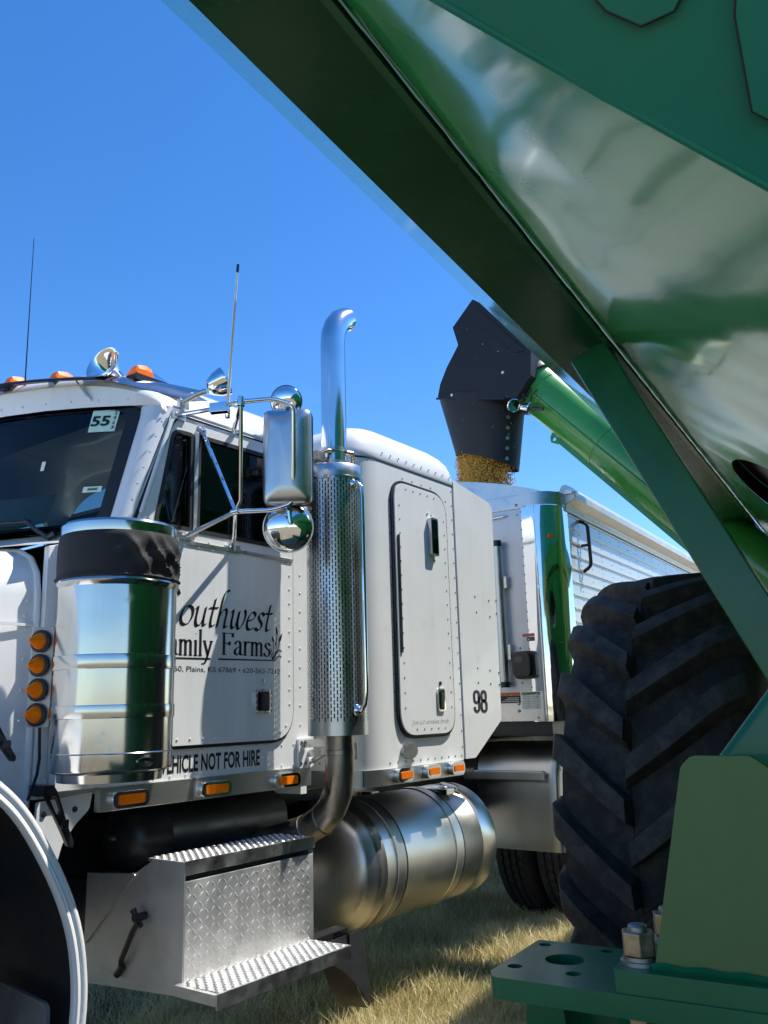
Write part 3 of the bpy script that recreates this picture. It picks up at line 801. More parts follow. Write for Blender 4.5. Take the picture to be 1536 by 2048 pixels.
fr = [A_, (2.328, 2.240, 2.626), (2.380, 2.178, 2.600), (2.440, 2.238, 2.215), (2.396, 2.315, 2.192), B_]
loop = T('mirror_arm', MB().tube(rounded([V(p) for p in fr], 5), .0095, 12), CHROME, mirror)
arms = {'upper_arm': [(2.154, 2.60, 2.595), (2.185, 2.422, 2.588), A_], 'upright': [A_, (2.307, 2.40, 2.231), B_],
        'diagonal_strut': [(2.275, 2.600, 2.560), B_], 'lower_strut': [(2.205, 2.600, 2.098), B_], 'foot_strut': [(2.462, 2.598, 2.082), B_],
        'roof_strut': [A_, (2.453, 2.602, 2.588)]}
for k_, pts in arms.items():
    T('mirror_strut', MB().tube([V(p) for p in pts], .009, 10), CHROME if k_ != 'lower_strut' else ALU, mirror)
mb = MB()
mb.lathe([(0, -.02), (.017, -.02), (.017, .02), (0, .02)], A_, (0, 0, 1), 12); mb.lathe([(0, -.016), (.015, -.016), (.015, .016), (0, .016)], B_, (.4, -.9, .2), 12)
mb.bar((2.175, 2.44, 2.588), (2.215, 2.38, 2.592), .034, .040)
mb.bar((2.44, 2.604, 2.576), (2.47, 2.604, 2.60), .03, .01)
T('mirror_clamp', mb, CHROME, mirror, bevel=.003)
for p, w_, h_ in (((2.154, 2.60, 2.595), .032, .03), ((2.275, 2.598, 2.562), .02, .02), ((2.205, 2.600, 2.098), .03, .02), ((2.462, 2.600, 2.082), .034, .02)):
    mb = MB(); mb.box(p[0]-w_, p[0]+w_, 2.594, 2.604, p[2]-h_*.7, p[2]+h_*.7); mb.rivet((p[0]-w_*.6, 2.594, p[2]), nY, .007, 8); mb.rivet((p[0]+w_*.6, 2.594, p[2]), nY, .007, 8)
    T('mirror_foot', mb, ALU, mirror)
# convex spot mirrors
def convex(c, r, nrm, dark=False):
    nrm = V(nrm).normalized(); pr = []
    for i in range(11):
        a = i/10*1.0; pr.append((r*math.sin(a*PI/2*.98), r*.42*math.cos(a*PI/2)))
    pr += [(r*1.0, -.006), (r*.97, -.014), (r*.5, -.016), (0, -.016)]
    o_ = T('convex_mirror', MB().lathe(pr, c, nrm, 48), CHROME, mirror, smooth=50)
    T('convex_rim', MB().lathe([(r*.985, .004), (r*1.02, .004), (r*1.025, -.004), (r*1.0, -.012)], c, nrm, 48), BLKPL if dark else ALU, mirror)
convex((2.477, 2.300, 2.131), .101, (-.80, -.58, -.10)); convex((2.44, 2.275, 2.655), .066, (-.86, -.42, -.25), True)
mb = MB(); mb.tube([(2.44, 2.27, 2.215), (2.435, 2.265, 2.19), (2.425, 2.262, 2.165)], .008, 8); mb.tube([(2.433, 2.255, 2.185), (2.437, 2.25, 2.135)], .010, 8)
mb.tube([(2.42, 2.25, 2.61), (2.43, 2.28, 2.64)], .007, 8)
T('convex_clamp', mb, CHROME, mirror)
# ------------------------------------------------------------------ roof furniture
def bell(name, mouth, d, L_, r, parent):
    d = V(d).normalized(); mouth = V(mouth)
    pr = []
    for i in range(14):
        q = i/13; pr.append((r*(.19+.81*(1-q)**2.4), L_*q))
    inn = [(max(.004, a-.004), h+.004) for a, h in reversed(pr)]
    prof = [(.001, inn[0][1]-.05)]+[(a, h) for a, h in inn]+[(r*1.03, 0.0), (r*1.02, .004)]+pr[1:]+[(r*.20, L_+.02), (r*.3, L_+.022), (r*.3, L_+.05), (.001, L_+.05)]
    return T(name, MB().lathe(prof, mouth, d, 40), CHROME, parent, smooth=50)
horn = bell('air_horn', (1.955, 2.852, 2.822), (.95, .16, -.30), .185, .082, truck)
T('horn_bracket', MB().tube([(2.135, 2.838, 2.765), (2.135, 2.838, 2.74)], .014, 10), CHROME, horn)
def rooflight(p):
    x, y, z = p
    base = MB(); rows = []
    lens = []
    for k, (l, w_, h_) in enumerate(((0, .036, 0), (.0, .036, .018), (.012, .033, .042), (.055, .030, .052), (.085, .026, .046), (.10, .022, .0))):
        rows.append([V((x+l, y-w_, z+0)), V((x+l, y-w_, z+h_*.55)), V((x+l, y-w_*.6, z+h_)), V((x+l, y+w_*.6, z+h_)), V((x+l, y+w_, z+h_*.55)), V((x+l, y+w_, z+0))])
    mb = MB().grid(rows); mb.f.append((0, 1, 2, 3, 4, 5))
    o_ = T('roof_light', mb, AMBLIT, smooth=20)
    rows = []
    for l, w_, h_ in ((.085, .028, .044), (.13, .024, .034), (.19, .016, .014), (.23, .006, .0)):
        rows.append([V((x+l, y-w_, z-.004)), V((x+l, y-w_*.7, z+h_*.8)), V((x+l, y, z+h_)), V((x+l, y+w_*.7, z+h_*.8)), V((x+l, y+w_, z-.004))])
    T('light_housing', MB().grid(rows), CHROME, o_, smooth=60)
    T('light_gasket', MB().box(x-.006, x+.15, y-.040, y+.040, z-.03, z-.001), BLKPL, o_)
for p in ((2.045, 2.775, 2.782), (1.855, 3.05, 2.768), (1.765, 3.24, 2.768), (1.73, 3.6, 2.775)): rooflight(p)
# chrome work light beside the visor
d_ = V((.62, -.62, .46)).normalized(); c_ = V((2.232, 2.505, 2.712))
sp = T('work_light', MB().lathe([(.001, -.012), (.022, -.010), (.034, .0), (.050, .028), (.057, .055), (.060, .062), (.060, .070), (.055, .072), (.001, .078)], c_, d_, 36), CHROME, smooth=45)
mb = MB(); mb.tube([(2.172, 2.606, 2.655), (2.20, 2.56, 2.684), (2.226, 2.52, 2.700)], .012, 10); mb.box(2.155, 2.205, 2.600, 2.622, 2.630, 2.668)
T('light_arm', mb, ALU, sp, bevel=.002)
# antennas
mb = MB(); mb.tube([(2.262, 2.432, 2.60), (2.250, 2.415, 2.68), (2.237, 2.385, 2.90), (2.220, 2.339, 3.200)], [.006, .0065, .005, .004], 8)
an = T('whip_antenna', mb, STKW, label='white coiled whip antenna clamped to the mirror arm')
mb = MB()
for i in range(46):
    q = i/46; p = V((2.252, 2.42, 2.66)).lerp(V((2.228, 2.36, 3.06)), q)
    mb.lathe([(.0052, -.0016), (.0072, 0), (.0052, .0016)], p, (-.05, -.13, .99), 8)
T('antenna_coil', mb, GREYZ, an, kind='stuff')
T('antenna_tip', MB().tube([(2.2215, 2.343, 3.172), (2.2195, 2.338, 3.205)], .0058, 8), BLKPL, an)
T('antenna_mount', MB().lathe([(.0, -.05), (.010, -.05), (.012, -.02), (.009, 0), (.009, .04), (0, .04)], (2.258, 2.428, 2.62), (0, 0, 1), 10), CHROME, an)
mb = MB(); mb.tube([(1.805, 3.165, 2.76), (1.80, 3.158, 2.80), (1.724, 3.037, 3.36)], [.006, .003, .0014], 8)
T('whip_antenna', mb, BLKPL, label='thin dark whip antenna above the cab roof')
# ------------------------------------------------------------------ exhaust stack
EX, EY, ER = 2.860, 2.37, .1285
mb = MB(); ncol = 60; z0, z1 = 1.358, 2.425; pitch = .0268; nrow = int((z1-z0)/pitch)
dA = 2*PI/ncol
def ecyl(a, z, r=ER): return V((EX+r*math.cos(a), EY+r*math.sin(a), z))
for i in range(ncol):
    a = i*dA; off = pitch/2 if i % 2 else 0
    zb = z0
    if off:
        mb.add([ecyl(a, z0), ecyl(a+dA, z0), ecyl(a+dA, z0+off), ecyl(a, z0+off)], [(0, 1, 2, 3)])
    nr = nrow-(1 if off else 0)
    for j in range(nr):
        zl = z0+off+j*pitch; zh = zl+pitch; ha, hb = a+dA*.30, a+dA*.70; hl, hh = zl+pitch*.13, zh-pitch*.13
        mb.add([ecyl(a, zl), ecyl(a+dA, zl), ecyl(a+dA, zh), ecyl(a, zh), ecyl(ha, hl), ecyl(hb, hl), ecyl(hb, hh), ecyl(ha, hh)],
               [(0, 1, 5, 4), (1, 2, 6, 5), (2, 3, 7, 6), (3, 0, 4, 7)])
    zt = z0+off+nr*pitch
    mb.add([ecyl(a, zt), ecyl(a+dA, zt), ecyl(a+dA, 2.426), ecyl(a, 2.426)], [(0, 1, 2, 3)])
mb.lathe([(ER-.004, 1.305), (ER, 1.305), (ER, z0)], (EX, EY, 0), n=ncol, ref=(1, 0, 0)); mb.lathe([(ER, 2.426), (ER, 2.465), (ER-.004, 2.469), (.065, 2.472)], (EX, EY, 0), n=ncol, ref=(1, 0, 0))
shield = T('heat_shield', mb, SHIELD, smooth=45, label='perforated polished heat shield round the muffler')
T('muffler', MB().lathe([(.06, 1.31), (.100, 1.32), (.104, 1.34), (.104, 2.42), (.06, 2.45)], (EX, EY, 0), n=32), DARKST, shield)
T('shield_band', MB().lathe([(ER+.0005, 2.398), (ER+.003, 2.40), (ER+.003, 2.411), (ER+.0005, 2.413)], (EX, EY, 0), n=60), STAIN, shield)
path = [(EX, EY, 2.45), (EX, EY, 2.75), (EX, EY, 2.98), (EX, EY, 3.09), (EX+.006, EY, 3.135), (EX+.024, EY, 3.180), (EX+.052, EY, 3.215), (EX+.088, EY, 3.238), (EX+.104, EY, 3.245)]
mb = MB().tube(path, .0575, 40, cap=False); mb.tube([V(p)+V((.0, 0, 0)) for p in path[3:]], .0545, 40, cap=False)
stk = T('stack_pipe', mb, pm('stack_chrome', (.74, .745, .75), .13, 1., var=.06, vs=5, rv=.06), smooth=60, label='curved chrome exhaust stack above the heat shield')
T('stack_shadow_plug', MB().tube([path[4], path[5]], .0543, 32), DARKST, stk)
mb = MB(); mb.lathe([(.059, 2.545), (.065, 2.547), (.065, 2.563), (.059, 2.565)], (EX, EY, 0), n=32)
mb.box(EX+.05, EX+.085, EY-.03, EY-.01, 2.54, 2.575); mb.lathe([(.059, 2.487), (.064, 2.487), (.064, 2.50), (.059, 2.501)], (EX, EY, 0), n=32)
T('stack_clamp', mb, ALU, stk)
mb = MB(); mb.tube([(EX-.115, EY+.02, 2.51), (EX-.07, EY-.02, 2.54), (EX+.05, EY-.065, 2.545), (EX+.10, EY-.03, 2.515), (EX+.11, EY+.02, 2.485)], .011, 8)
mb.box(EX-.135, EX-.09, EY-.02, EY+.05, 2.485, 2.53); mb.box(EX+.08, EX+.125, EY-.02, EY+.05, 2.485, 2.525); mb.bar((EX-.10, EY+.03, 2.50), (2.93, 2.61, 2.50), .03, .012)
T('stack_bracket', mb, STEEL, stk, bevel=.003)
# grab bar on the shield
ga = math.radians(-100); gd = V((math.cos(ga), math.sin(ga), 0)); gp = V((EX, EY, 0))
pts = [gp+gd*(ER)+V((0, 0, 2.375)), gp+gd*(ER+.02)+V((0, 0, 2.378)), gp+gd*(ER+.042)+V((.006, 0, 2.355)), gp+gd*(ER+.045)+V((.008, 0, 2.31)), gp+gd*(ER+.045)+V((.008, 0, 1.475)), gp+gd*(ER+.040)+V((.004, 0, 1.43)), gp+gd*(ER+.02)+V((0, 0, 1.405)), gp+gd*(ER)+V((0, 0, 1.405))]
gb = T('grab_bar', MB().tube(pts, .0105, 12), CHROME, shield)
for z_ in (2.375, 1.405): T('grab_bar_flange', MB().lathe([(0, .014), (.014, .012), (.022, .004), (.024, 0)], gp+gd*ER+V((0, 0, z_)), gd, 20), CHROME, shield)
# lower pipe
pth = [V(p) for p in ((2.868, 2.372, 1.315), (2.870, 2.373, 1.22), (2.874, 2.376, 1.15), (2.879, 2.390, 1.080), (2.881, 2.425, 1.012), (2.878, 2.48, .957), (2.868, 2.56, .914), (2.83, 2.70, .872), (2.74, 2.88, .835))]
low = T('exhaust_elbow', MB().tube(pth, .0625, 32), STEEL, smooth=60)
mb = MB()
for q in (pth[5], pth[6]): mb.lathe([(.063, -.006), (.0655, -.003), (.0655, .003), (.063, .006)], q, (pth[6]-pth[5]), 28)
mb.lathe([(.063, 1.225), (.0655, 1.227), (.0655, 1.245), (.063, 1.247)], (2.8695, 2.373, 0), n=28)
T('pipe_clamp', mb, STEEL, low)
mb = MB().plate(rpoly([(2.872, 1.165), (2.962, 1.165), (2.962, 1.292), (2.872, 1.292)], .012), [], sideY(YC), -.014, -.001)
pb = T('stack_mount_plate', mb, SLWHITE, bevel=.002, seg=1)
mb = MB()
for x, z in ((2.890, 1.275), (2.890, 1.25), (2.888, 1.185), (2.915, 1.185), (2.945, 1.185)): mb.rivet((x, YC-.014, z), nY, .008, 6)
T('mount_bolts', mb, GREYZ, pb, kind='stuff')
for a1, a2, w1, h1 in (((2.91, 2.602, 1.268), (2.885, 2.43, 1.275), .02, .034), ((2.94, 2.602, 1.225), (2.905, 2.425, 1.24), .016, .03), ((2.93, 2.37, 1.235), (2.975, 2.37, 1.235), .02, .07), ((2.95, 2.60, 1.19), (2.915, 2.45, 1.25), .012, .02)):
    T('stack_mount_arm', MB().bar(a1, a2, w1, h1), ALU, pb, bevel=.002)

# ------------------------------------------------------------------ sleeper
def foot(x0, x1, y0, y1, rf, rr):
    return rpoly([(x0, y0), (x1, y0), (x1, y1), (x0, y1)], [rf, rr, rr, rf], 10)
def ringz(poly, z): return [V((x, y, z)) for x, y in poly]
SX0, SX1, SY1 = 3.18, 4.085, 2*CY-YS
body = foot(SX0, SX1, YS, SY1, .19, .02)
mb = MB().grid([ringz(body, z) for z in (1.132, 1.4, 1.8, 2.2, 2.655)], True)
slp = T('sleeper_body', mb, SLWHITE, smooth=50)
mb = MB(); rows = []
for ins, z, dxr in ((0, 2.657, 0), (-.004, 2.668, 0), (0, 2.70, 0), (.006, 2.735, .01), (.02, 2.775, .02), (.045, 2.81, .04), (.085, 2.845, .07), (.15, 2.875, .12), (.26, 2.90, .2), (.42, 2.915, .3)):
    rows.append(ringz(foot(SX0+ins*1.15, SX1-ins*1.0, YS+ins, SY1-ins, max(.05, .19-.1*ins), .02+.35*min(ins, .2)), z))
mb.grid(rows, True); n_ = len(body); o = len(mb.v)-n_; mb.f.append(tuple(range(o, o+n_)))
cap = T('sleeper_roof', mb, SLWHITE, smooth=60)
T('roof_seam', MB().grid([ringz(foot(SX0-.002, SX1+.002, YS-.002, SY1+.002, .19, .02), z) for z in (2.650, 2.658)], True), RUBBER, slp)
strip = foot(SX0-.006, SX1-.02, YS-.008, SY1+.008, .195, .02)
mb = MB().grid([ringz(strip, 1.056), ringz(strip, 1.131), ringz(foot(SX0+.01, SX1-.03, YS+.01, SY1-.01, .185, .02), 1.133)], True)
skirt = T('sleeper_skirt', mb, BRUSH, smooth=50)
T('sleeper_floor', MB().box(SX0+.05, SX1-.03, YS+.03, SY1-.03, 1.06, 1.13), BLACK)
for x in (3.478, 3.722, 3.955):
    fr_ = MB().plate(rrect(x-.062, x+.062, 1.064, 1.130, .030, 6), [rrect(x-.045, x+.047, 1.080, 1.113, .008)], sideY(YS-.009), -.030, 0)
    T('marker_light', fr_, CHROME, skirt, bevel=.004)
    T('amber_lens', MB().plate(rrect(x-.0445, x+.0465, 1.0805, 1.1125, .008), [], sideY(YS-.009), -.034, -.002), AMBER, skirt, bevel=.004)
# sleeper door
sd = rpoly([(3.475, 1.277), (3.968, 1.277), (3.968, 2.565), (3.475, 2.565)], [.13, .11, .13, .10], 9)
sdoor = T('sleeper_door', MB().plate(sd, [], sideY(YS), -.020, -.001), SLWHITE, bevel=.004)
T('sleeper_door_seal', MB().plate(inset(sd, -.016), [inset(sd, .01)], sideY(YS), -.012, -.0005), RUBBER, sdoor)
T('door_hinge', MB().box(3.489, 3.503, YS-.027, YS-.021, 1.68, 2.28), BLKPL, sdoor)
mb = MB()
yd = YS-.0205
mb.rivets((3.515, yd, 1.41), (3.515, yd, 2.44), .075, nY, .0048); mb.rivets((3.94, yd, 1.41), (3.94, yd, 2.42), .075, nY, .0048)
mb.rivets((3.61, yd, 1.305), (3.87, yd, 1.305), .065, nY, .0048); mb.rivets((3.58, yd, 2.538), (3.85, yd, 2.538), .068, nY, .0048)
T('door_rivets', mb, GREYZ, sdoor, kind='stuff')
mb = MB(); yd = YS-.0005
mb.rivets((3.45, yd, 1.40), (3.45, yd, 2.46), .085, nY, .0048); mb.rivets((4.0, yd, 1.40), (4.0, yd, 2.55), .075, nY, .0048)
mb.rivets((3.40, yd, 1.155), (4.05, yd, 1.155), .062, nY, .0052); mb.rivets((4.062, yd, 1.2), (4.062, yd, 2.62), .085, nY, .0048)
mb.rivets((3.40, yd-.004, 2.70), (4.05, yd-.004, 2.70), .075, nY, .0055); mb.rivets((3.58, yd, 2.60), (3.85, yd, 2.60), .09, nY, .0048)
for a in range(4): mb.rivet((SX0-.001, 2.66+a*.09, 1.165), (-1, 0, 0), .0052); mb.rivet((SX0-.003, 2.66+a*.09, 2.70), (-1, 0, 0), .0055)
T('body_rivets', mb, GREYZ, slp, kind='stuff')
vb = T('vent_cover', MB().plate(rrect(3.772, 3.842, 2.205, 2.415, .014), [], sideY(YS), -.046, -.020), MIRBACK, sdoor, bevel=.006)
T('vent_pane', MB().plate(rrect(3.781, 3.834, 2.218, 2.404, .010), [], sideY(YS), -.048, -.0455), GLASS, sdoor)
T('vent_backing', MB().plate(rrect(3.781, 3.834, 2.218, 2.404, .010), [], sideY(YS), -.0465, -.0450), BLKPL, sdoor)
mb = MB(); mb.rivet((3.775, YS-.021, 2.435), nY, .007); mb.rivet((3.815, YS-.021, 2.435), nY, .005); mb.rivet((3.83, YS-.021, 2.185), nY, .007)
T('vent_screws', mb, GREYZ, sdoor, kind='stuff')
T('sleeper_handle', MB().plate(rrect(3.800, 3.868, 1.388, 1.505, .016), [rrect(3.808, 3.860, 1.397, 1.496, .012)], sideY(YS), -.028, -.0205), CHROME, sdoor)
T('handle_recess', MB().plate(rrect(3.808, 3.860, 1.397, 1.496, .012), [], sideY(YS), -.0225, -.021), BLKPL, sdoor)
T('handle_paddle', MB().box(3.822, 3.852, YS-.032, YS-.0225, 1.404, 1.488), BLKPL, sdoor, bevel=.004)
T('key_lock', MB().lathe([(0, .007), (.010, .006), (.011, 0)], (3.835, YS-.0205, 1.532), (0, -1, 0), 14), BLKPL, sdoor)
ovl = [(3.548+.062*math.cos(i*2*PI/32), 1.203+.036*math.sin(i*2*PI/32)) for i in range(32)]
T('oval_badge', MB().plate(ovl, [], sideY(YS), -.020, -.001), GREYZ, slp, bevel=.005)
# faint marker scribble low on the sleeper door
mbt = lettering('marker_scribble', pen('ihasSet', {**ROM, **ITAL}, .03, 40, .1, .016) if False else text_pts('Jos Lil amalea brab', -.01, .25), 3.565, 3.905, 1.322, 1.352, lambda s, t: V((s, YS-.0208, t)), INKGR, sdoor)
# side extender
exo = rpoly([(4.088, 1.135), (4.190, 1.135), (4.505, 1.330), (4.535, 2.600), (4.500, 2.632), (4.088, 2.692)], [0, .01, .03, .02, .02, 0], 4)
ext = T('side_extender', MB().plate(exo, [], lambda s, t, d: V((s, YS-.004+d+.03*max(0, s-4.3)**2, t)), 0, .018), SLWHITE, bevel=.004)
mb = MB()
for bx_, bz_ in ((4.27, 2.03), (4.43, 2.02), (4.28, 1.94), (4.435, 1.925), (4.26, 1.62), (4.40, 1.61), (4.26, 1.54), (4.40, 1.535), (4.505, 1.60), (4.50, 1.53), (4.515, 1.95), (4.52, 2.03)):
    mb.rivet((bx_, YS-.004, bz_), nY, .0055)
T('extender_screws', mb, INK, ext, kind='stuff')
def strokes2d(lines, w):
    P, F = [], []
    for ln in lines:
        L_ = smoothline(ln, 6)
        lf, rt = [], []
        for i, p in enumerate(L_):
            d = (L_[min(i+1, len(L_)-1)]-L_[max(i-1, 0)]).normalized(); n_ = V((-d.y, d.x, 0))*w
            lf.append(p+n_); rt.append(p-n_)
        o = len(P); k = len(L_); P += [(q.x, q.y) for q in lf+rt]
        F += [(o+i, o+i+1, o+k+i+1, o+k+i) for i in range(k-1)]
    return P, F
nine = [[(.52, .98), (.50, 1.38), (.30, 1.5), (.10, 1.38), (.08, 1.0), (.12, .76), (.30, .68), (.48, .78), (.52, .98)], [(.52, 1.1), (.52, .45), (.48, .15), (.30, .02), (.12, .12), (.08, .36)]]
eight = [[(.98, .80), (.80, .92), (.78, 1.25), (.84, 1.44), (.98, 1.5), (1.12, 1.44), (1.18, 1.25), (1.16, .92), (.98, .80)], [(.98, .80), (.78, .68), (.74, .35), (.80, .1), (.98, .02), (1.16, .1), (1.22, .35), (1.18, .68), (.98, .80)]]
lettering('fleet_number', strokes2d(nine+eight, .105), 4.192, 4.350, 1.374, 1.499, lambda s, t: V((s, YS-.0050, t)), INK, ext, label='black number 98 on the side extender')
# ------------------------------------------------------------------ step / battery box
BX0, BX1, BYF = 2.07, 2.728, 2.40
side = [(2.402, .915), (2.56, .915), (2.665, .858), (2.95, .838), (2.95, .462), (2.84, .470), (2.402, .498)]
mb = MB().plate(side, [], frontX(BX0), 0, .006)
box = T('step_box', mb, BOXALU, bevel=.001, seg=1, label='aluminium step box below the cab door')
mb = MB().plate(side, [], frontX(BX1), -.006, 0); T('box_end', mb, BOXALU, box)
T('box_inner', MB().box(BX0+.007, BX1-.007, BYF+.02, 2.94, .50, .83), BOXALU, box)
mb = MB(); mb.bar((BX0-.002, 2.66, .855), (BX0-.002, 2.93, .60), .004, .012, (1, 0, 0)); T('box_weld_rib', mb, BOXALU, box)
# tread-plate front with raised lozenges
T('tread_front', MB().box(BX0+.004, BX1-.002, BYF, BYF+.018, .540, .852), DPLATE, box, bevel=.002)
def lozenge(mb, c, d, n_, l, w, h):
    c, d, n_ = V(c), V(d).normalized(), V(n_).normalized(); p = n_.cross(d)
    base = [c-d*l, c-d*l*.5+p*w, c+d*l*.5+p*w, c+d*l, c+d*l*.5-p*w, c-d*l*.5-p*w]
    top = [c-d*l*.45+n_*h, c-d*l*.25+p*w*.4+n_*h, c+d*l*.25+p*w*.4+n_*h, c+d*l*.45+n_*h, c+d*l*.25-p*w*.4+n_*h, c-d*l*.25-p*w*.4+n_*h]
    mb.add(base+top, [(6, 7, 8, 9, 10, 11)]+[(i, (i+1) % 6, 6+(i+1) % 6, 6+i) for i in range(6)])
mb = MB(); k = 0
px_, pz_ = .0275, .0275
for i in range(24):
    for j in range(12):
        x = BX0+.018+i*px_; z = .553+j*pz_
        if x > BX1-.012 or z > .845: continue
        a = PI/4 if (i+j) % 2 else -PI/4
        lozenge(mb, (x, BYF, z), (math.cos(a), 0, math.sin(a)), nY, .0132, .0026, .0017)
T('tread_lozenges', mb, DPLATE, box, kind='stuff', smooth=40)
# top step: lipped grating
T('upper_step_lip', MB().box(BX0, BX1+.006, BYF-.004, BYF+.004, .872, .918), ALU, box, bevel=.002)
T('upper_step', MB().box(BX0+.004, BX1+.004, BYF+.0045, 2.60, .904, .914), DPLATE, box)
T('upper_step_gap', MB().box(BX0+.008, BX1-.004, BYF+.022, BYF+.03, .835, .903), BLACK, box)
def gratebumps(name, x0, x1, y0, y1, z, dx, dy, r, parent):
    mb = MB(); n1, n2 = int((x1-x0)/dx), int((y1-y0)/dy)
    for i in range(n1+1):
        for j in range(n2+1):
            x = x0+i*dx+(dx/2 if j % 2 else 0); y = y0+j*dy
            if x > x1: continue
            mb.lathe([(r*1.25, -.001), (r, r*.55), (r*.62, r*.75), (r*.55, r*.2), (r*.5, -.002)], (x, y, z), (0, 0, 1), 8)
    T(name, mb, DPLATE, parent, kind='stuff', smooth=50)
gratebumps('upper_step_grip', BX0+.02, BX1-.012, BYF+.018, 2.585, .914, .030, .020, .0085, box)
LX0, LX1, LY0 = 2.035, 2.708, 2.20
T('lower_step', MB().box(LX0+.004, LX1-.002, LY0+.005, BYF+.004, .530, .541), DPLATE, box)
T('lower_step_lip', MB().box(LX0, LX1, LY0-.004, LY0+.004, .499, .546), ALU, box, bevel=.002)
T('lower_step_side', MB().plate([(LY0+.0045, .500), (BYF+.02, .500), (BYF+.02, .540), (LY0+.0045, .5455)], [], frontX(LX0+.022), 0, .006), BOXALU, box)
T('lower_step_side', MB().plate([(LY0+.0045, .500), (BYF, .500), (BYF, .540), (LY0+.0045, .5455)], [], frontX(LX1-.008), 0, .006), BOXALU, box)
gratebumps('lower_step_grip', LX0+.03, LX1-.02, LY0+.022, BYF-.012, .541, .0345, .0225, .0095, box)
# wing-nut hold-down on the box side
mb = MB(); mb.tube([(BX0-.004, 2.722, .540), (BX0-.02, 2.70, .575), (BX0-.022, 2.640, .675), (BX0-.018, 2.61, .715)], .010, 8)
mb.tube([(BX0, 2.60, .727), (BX0-.05, 2.60, .727)], .014, 10); mb.tube([(BX0-.035, 2.63, .745), (BX0-.045, 2.565, .705)], .008, 8); mb.tube([(BX0-.035, 2.585, .70), (BX0-.045, 2.61, .757)], .008, 8)
mb.tube([(BX0-.004, 2.705, .555), (BX0-.012, 2.735, .520)], .014, 8)
T('hold_down', mb, BLKPL, box)
# mud flap behind the step
mb = MB(); rows = []
for i in range(9):
    q = i/8; z = .50-.31*q; x = 2.985+.015*q+.10*q**3
    rows.append([V((x-.03, 2.56, z)), V((x, 2.44, z)), V((x, 2.43, z)), V((x+.008, 2.56, z))])
mb.grid(rows, True)
T('mud_flap', mb, BLACK)
T('flap_hanger', MB().box(2.74, 3.06, 2.50, 2.57, .455, .50), BLACK)
mb = MB(); rows = []
for i in range(13):
    q = i/12; x = 2.70+.40*q; lo = .46-.10*q-.16*q**3
    rows.append([V((x, 2.425+.02*q, .495)), V((x, 2.418, lo)), V((x, 2.424, lo)), V((x, 2.431+.02*q, .495))])
mb.grid(rows, True)
T('rubber_skirt', mb, BLACK)
# ------------------------------------------------------------------ fuel tank
TY, TZ, TR, TX0, TX1 = 2.85, .67, .305, 3.26, 4.46
pr = []
for i in range(9): a = i/8*PI/2; pr.append((TR*.90*math.sin(a)+.0005, TX0+.075*(1-math.cos(a))))
pr += [(TR-.010, TX0+.092), (TR-.002, TX0+.105), (TR, TX0+.12), (TR, TX0+.155), (TR+.002, TX0+.158), (TR, TX0+.162), (TR, 3.9), (TR, TX1-.16), (TR+.002, TX1-.157), (TR, TX1-.153), (TR, TX1-.02), (TR+.003, TX1-.012), (TR, TX1-.004), (TR-.02, TX1+.004)]
for i in range(7): a = PI/2-i/6*PI/2; pr.append((TR*.92*math.sin(a)+.0005, TX1+.06*math.cos(a)))
tank = T('fuel_tank', MB().lathe(pr, (0, TY, TZ), (1, 0, 0), 80), TANKM, smooth=40, label='round aluminium fuel tank under the sleeper')
for x in (3.50, 4.03):
    T('tank_strap', MB().lathe([(TR+.0005, x), (TR+.006, x+.002), (TR+.006, x+.068), (TR+.0005, x+.07)], (0, TY, TZ), (1, 0, 0), 72), TANKM, tank)
    T('strap_rubber', MB().lathe([(TR+.0008, x+.071), (TR+.004, x+.072), (TR+.004, x+.083), (TR+.0008, x+.084)], (0, TY, TZ), (1, 0, 0), 72), RUBBER, tank)
    T('strap_bracket', MB().box(x, x+.07, TY+.25, 3.2, .40, .95), BLACK, tank)
T('filler_cap', MB().lathe([(.045, 0), (.052, .01), (.052, .03), (.03, .036), (0, .036)], (4.29, TY-.10, TZ+TR*.92), (0, -.30, 1), 24), CHROME, tank)
mb = MB(); mb.tube([(4.18, TY-.13, TZ+.285), (4.22, TY-.16, TZ+.29), (4.28, TY-.18, TZ+.262)], .008, 8); mb.box(4.12, 4.2, TY-.2, TY-.05, TZ+.27, TZ+.30)
T('tank_fitting', mb, CHROME, tank, bevel=.004)
# ------------------------------------------------------------------ frame, air tank, running gear
for y in (3.17, 4.03-.07): T('frame_rail', MB().box(.2, 7.2, y, y+.07, .72, 1.0), BLACK)
T('cross_member', MB().box(2.2, 2.32, 3.24, 3.96, .74, .98).box(4.6, 4.72, 3.24, 3.96, .74, .98), BLACK)
at = T('air_tank', MB().lathe([(.001, 2.13), (.05, 2.132), (.10, 2.15), (.125, 2.18), (.128, 2.20), (.128, 2.30), (.131, 2.304), (.131, 2.312), (.128, 2.316), (.128, 2.95), (.10, 2.99), (.001, 3.0)], (0, 2.88, .945), (1, 0, 0), 40), BLACK, smooth=40)
T('tank_valve', MB().lathe([(0, .02), (.012, .018), (.014, 0), (.022, -.004)], (2.134, 2.88, .955), (-1, 0, 0), 12), GREYZ, at)
T('tank_hanger', MB().box(2.302, 2.33, 2.9, 3.17, .93, .99).box(2.7, 2.74, 2.9, 3.17, .93, .99), BLACK, at)
for x in (2.1, 2.62): T('box_hanger', MB().box(x, x+.06, 2.93, 3.17, .52, .80), BLACK)
mb = MB()
mb.tube([(1.72, 2.83, .80), (1.82, 2.80, .78), (1.90, 2.86, .74)], .03, 10); mb.tube([(1.80, 2.80, .66), (1.84, 2.82, .60), (1.84, 2.82, .52)], .018, 10); mb.tube([(1.72, 2.84, .70), (1.86, 2.84, .66)], .022, 10)
T('steering_linkage', mb, BLACK)
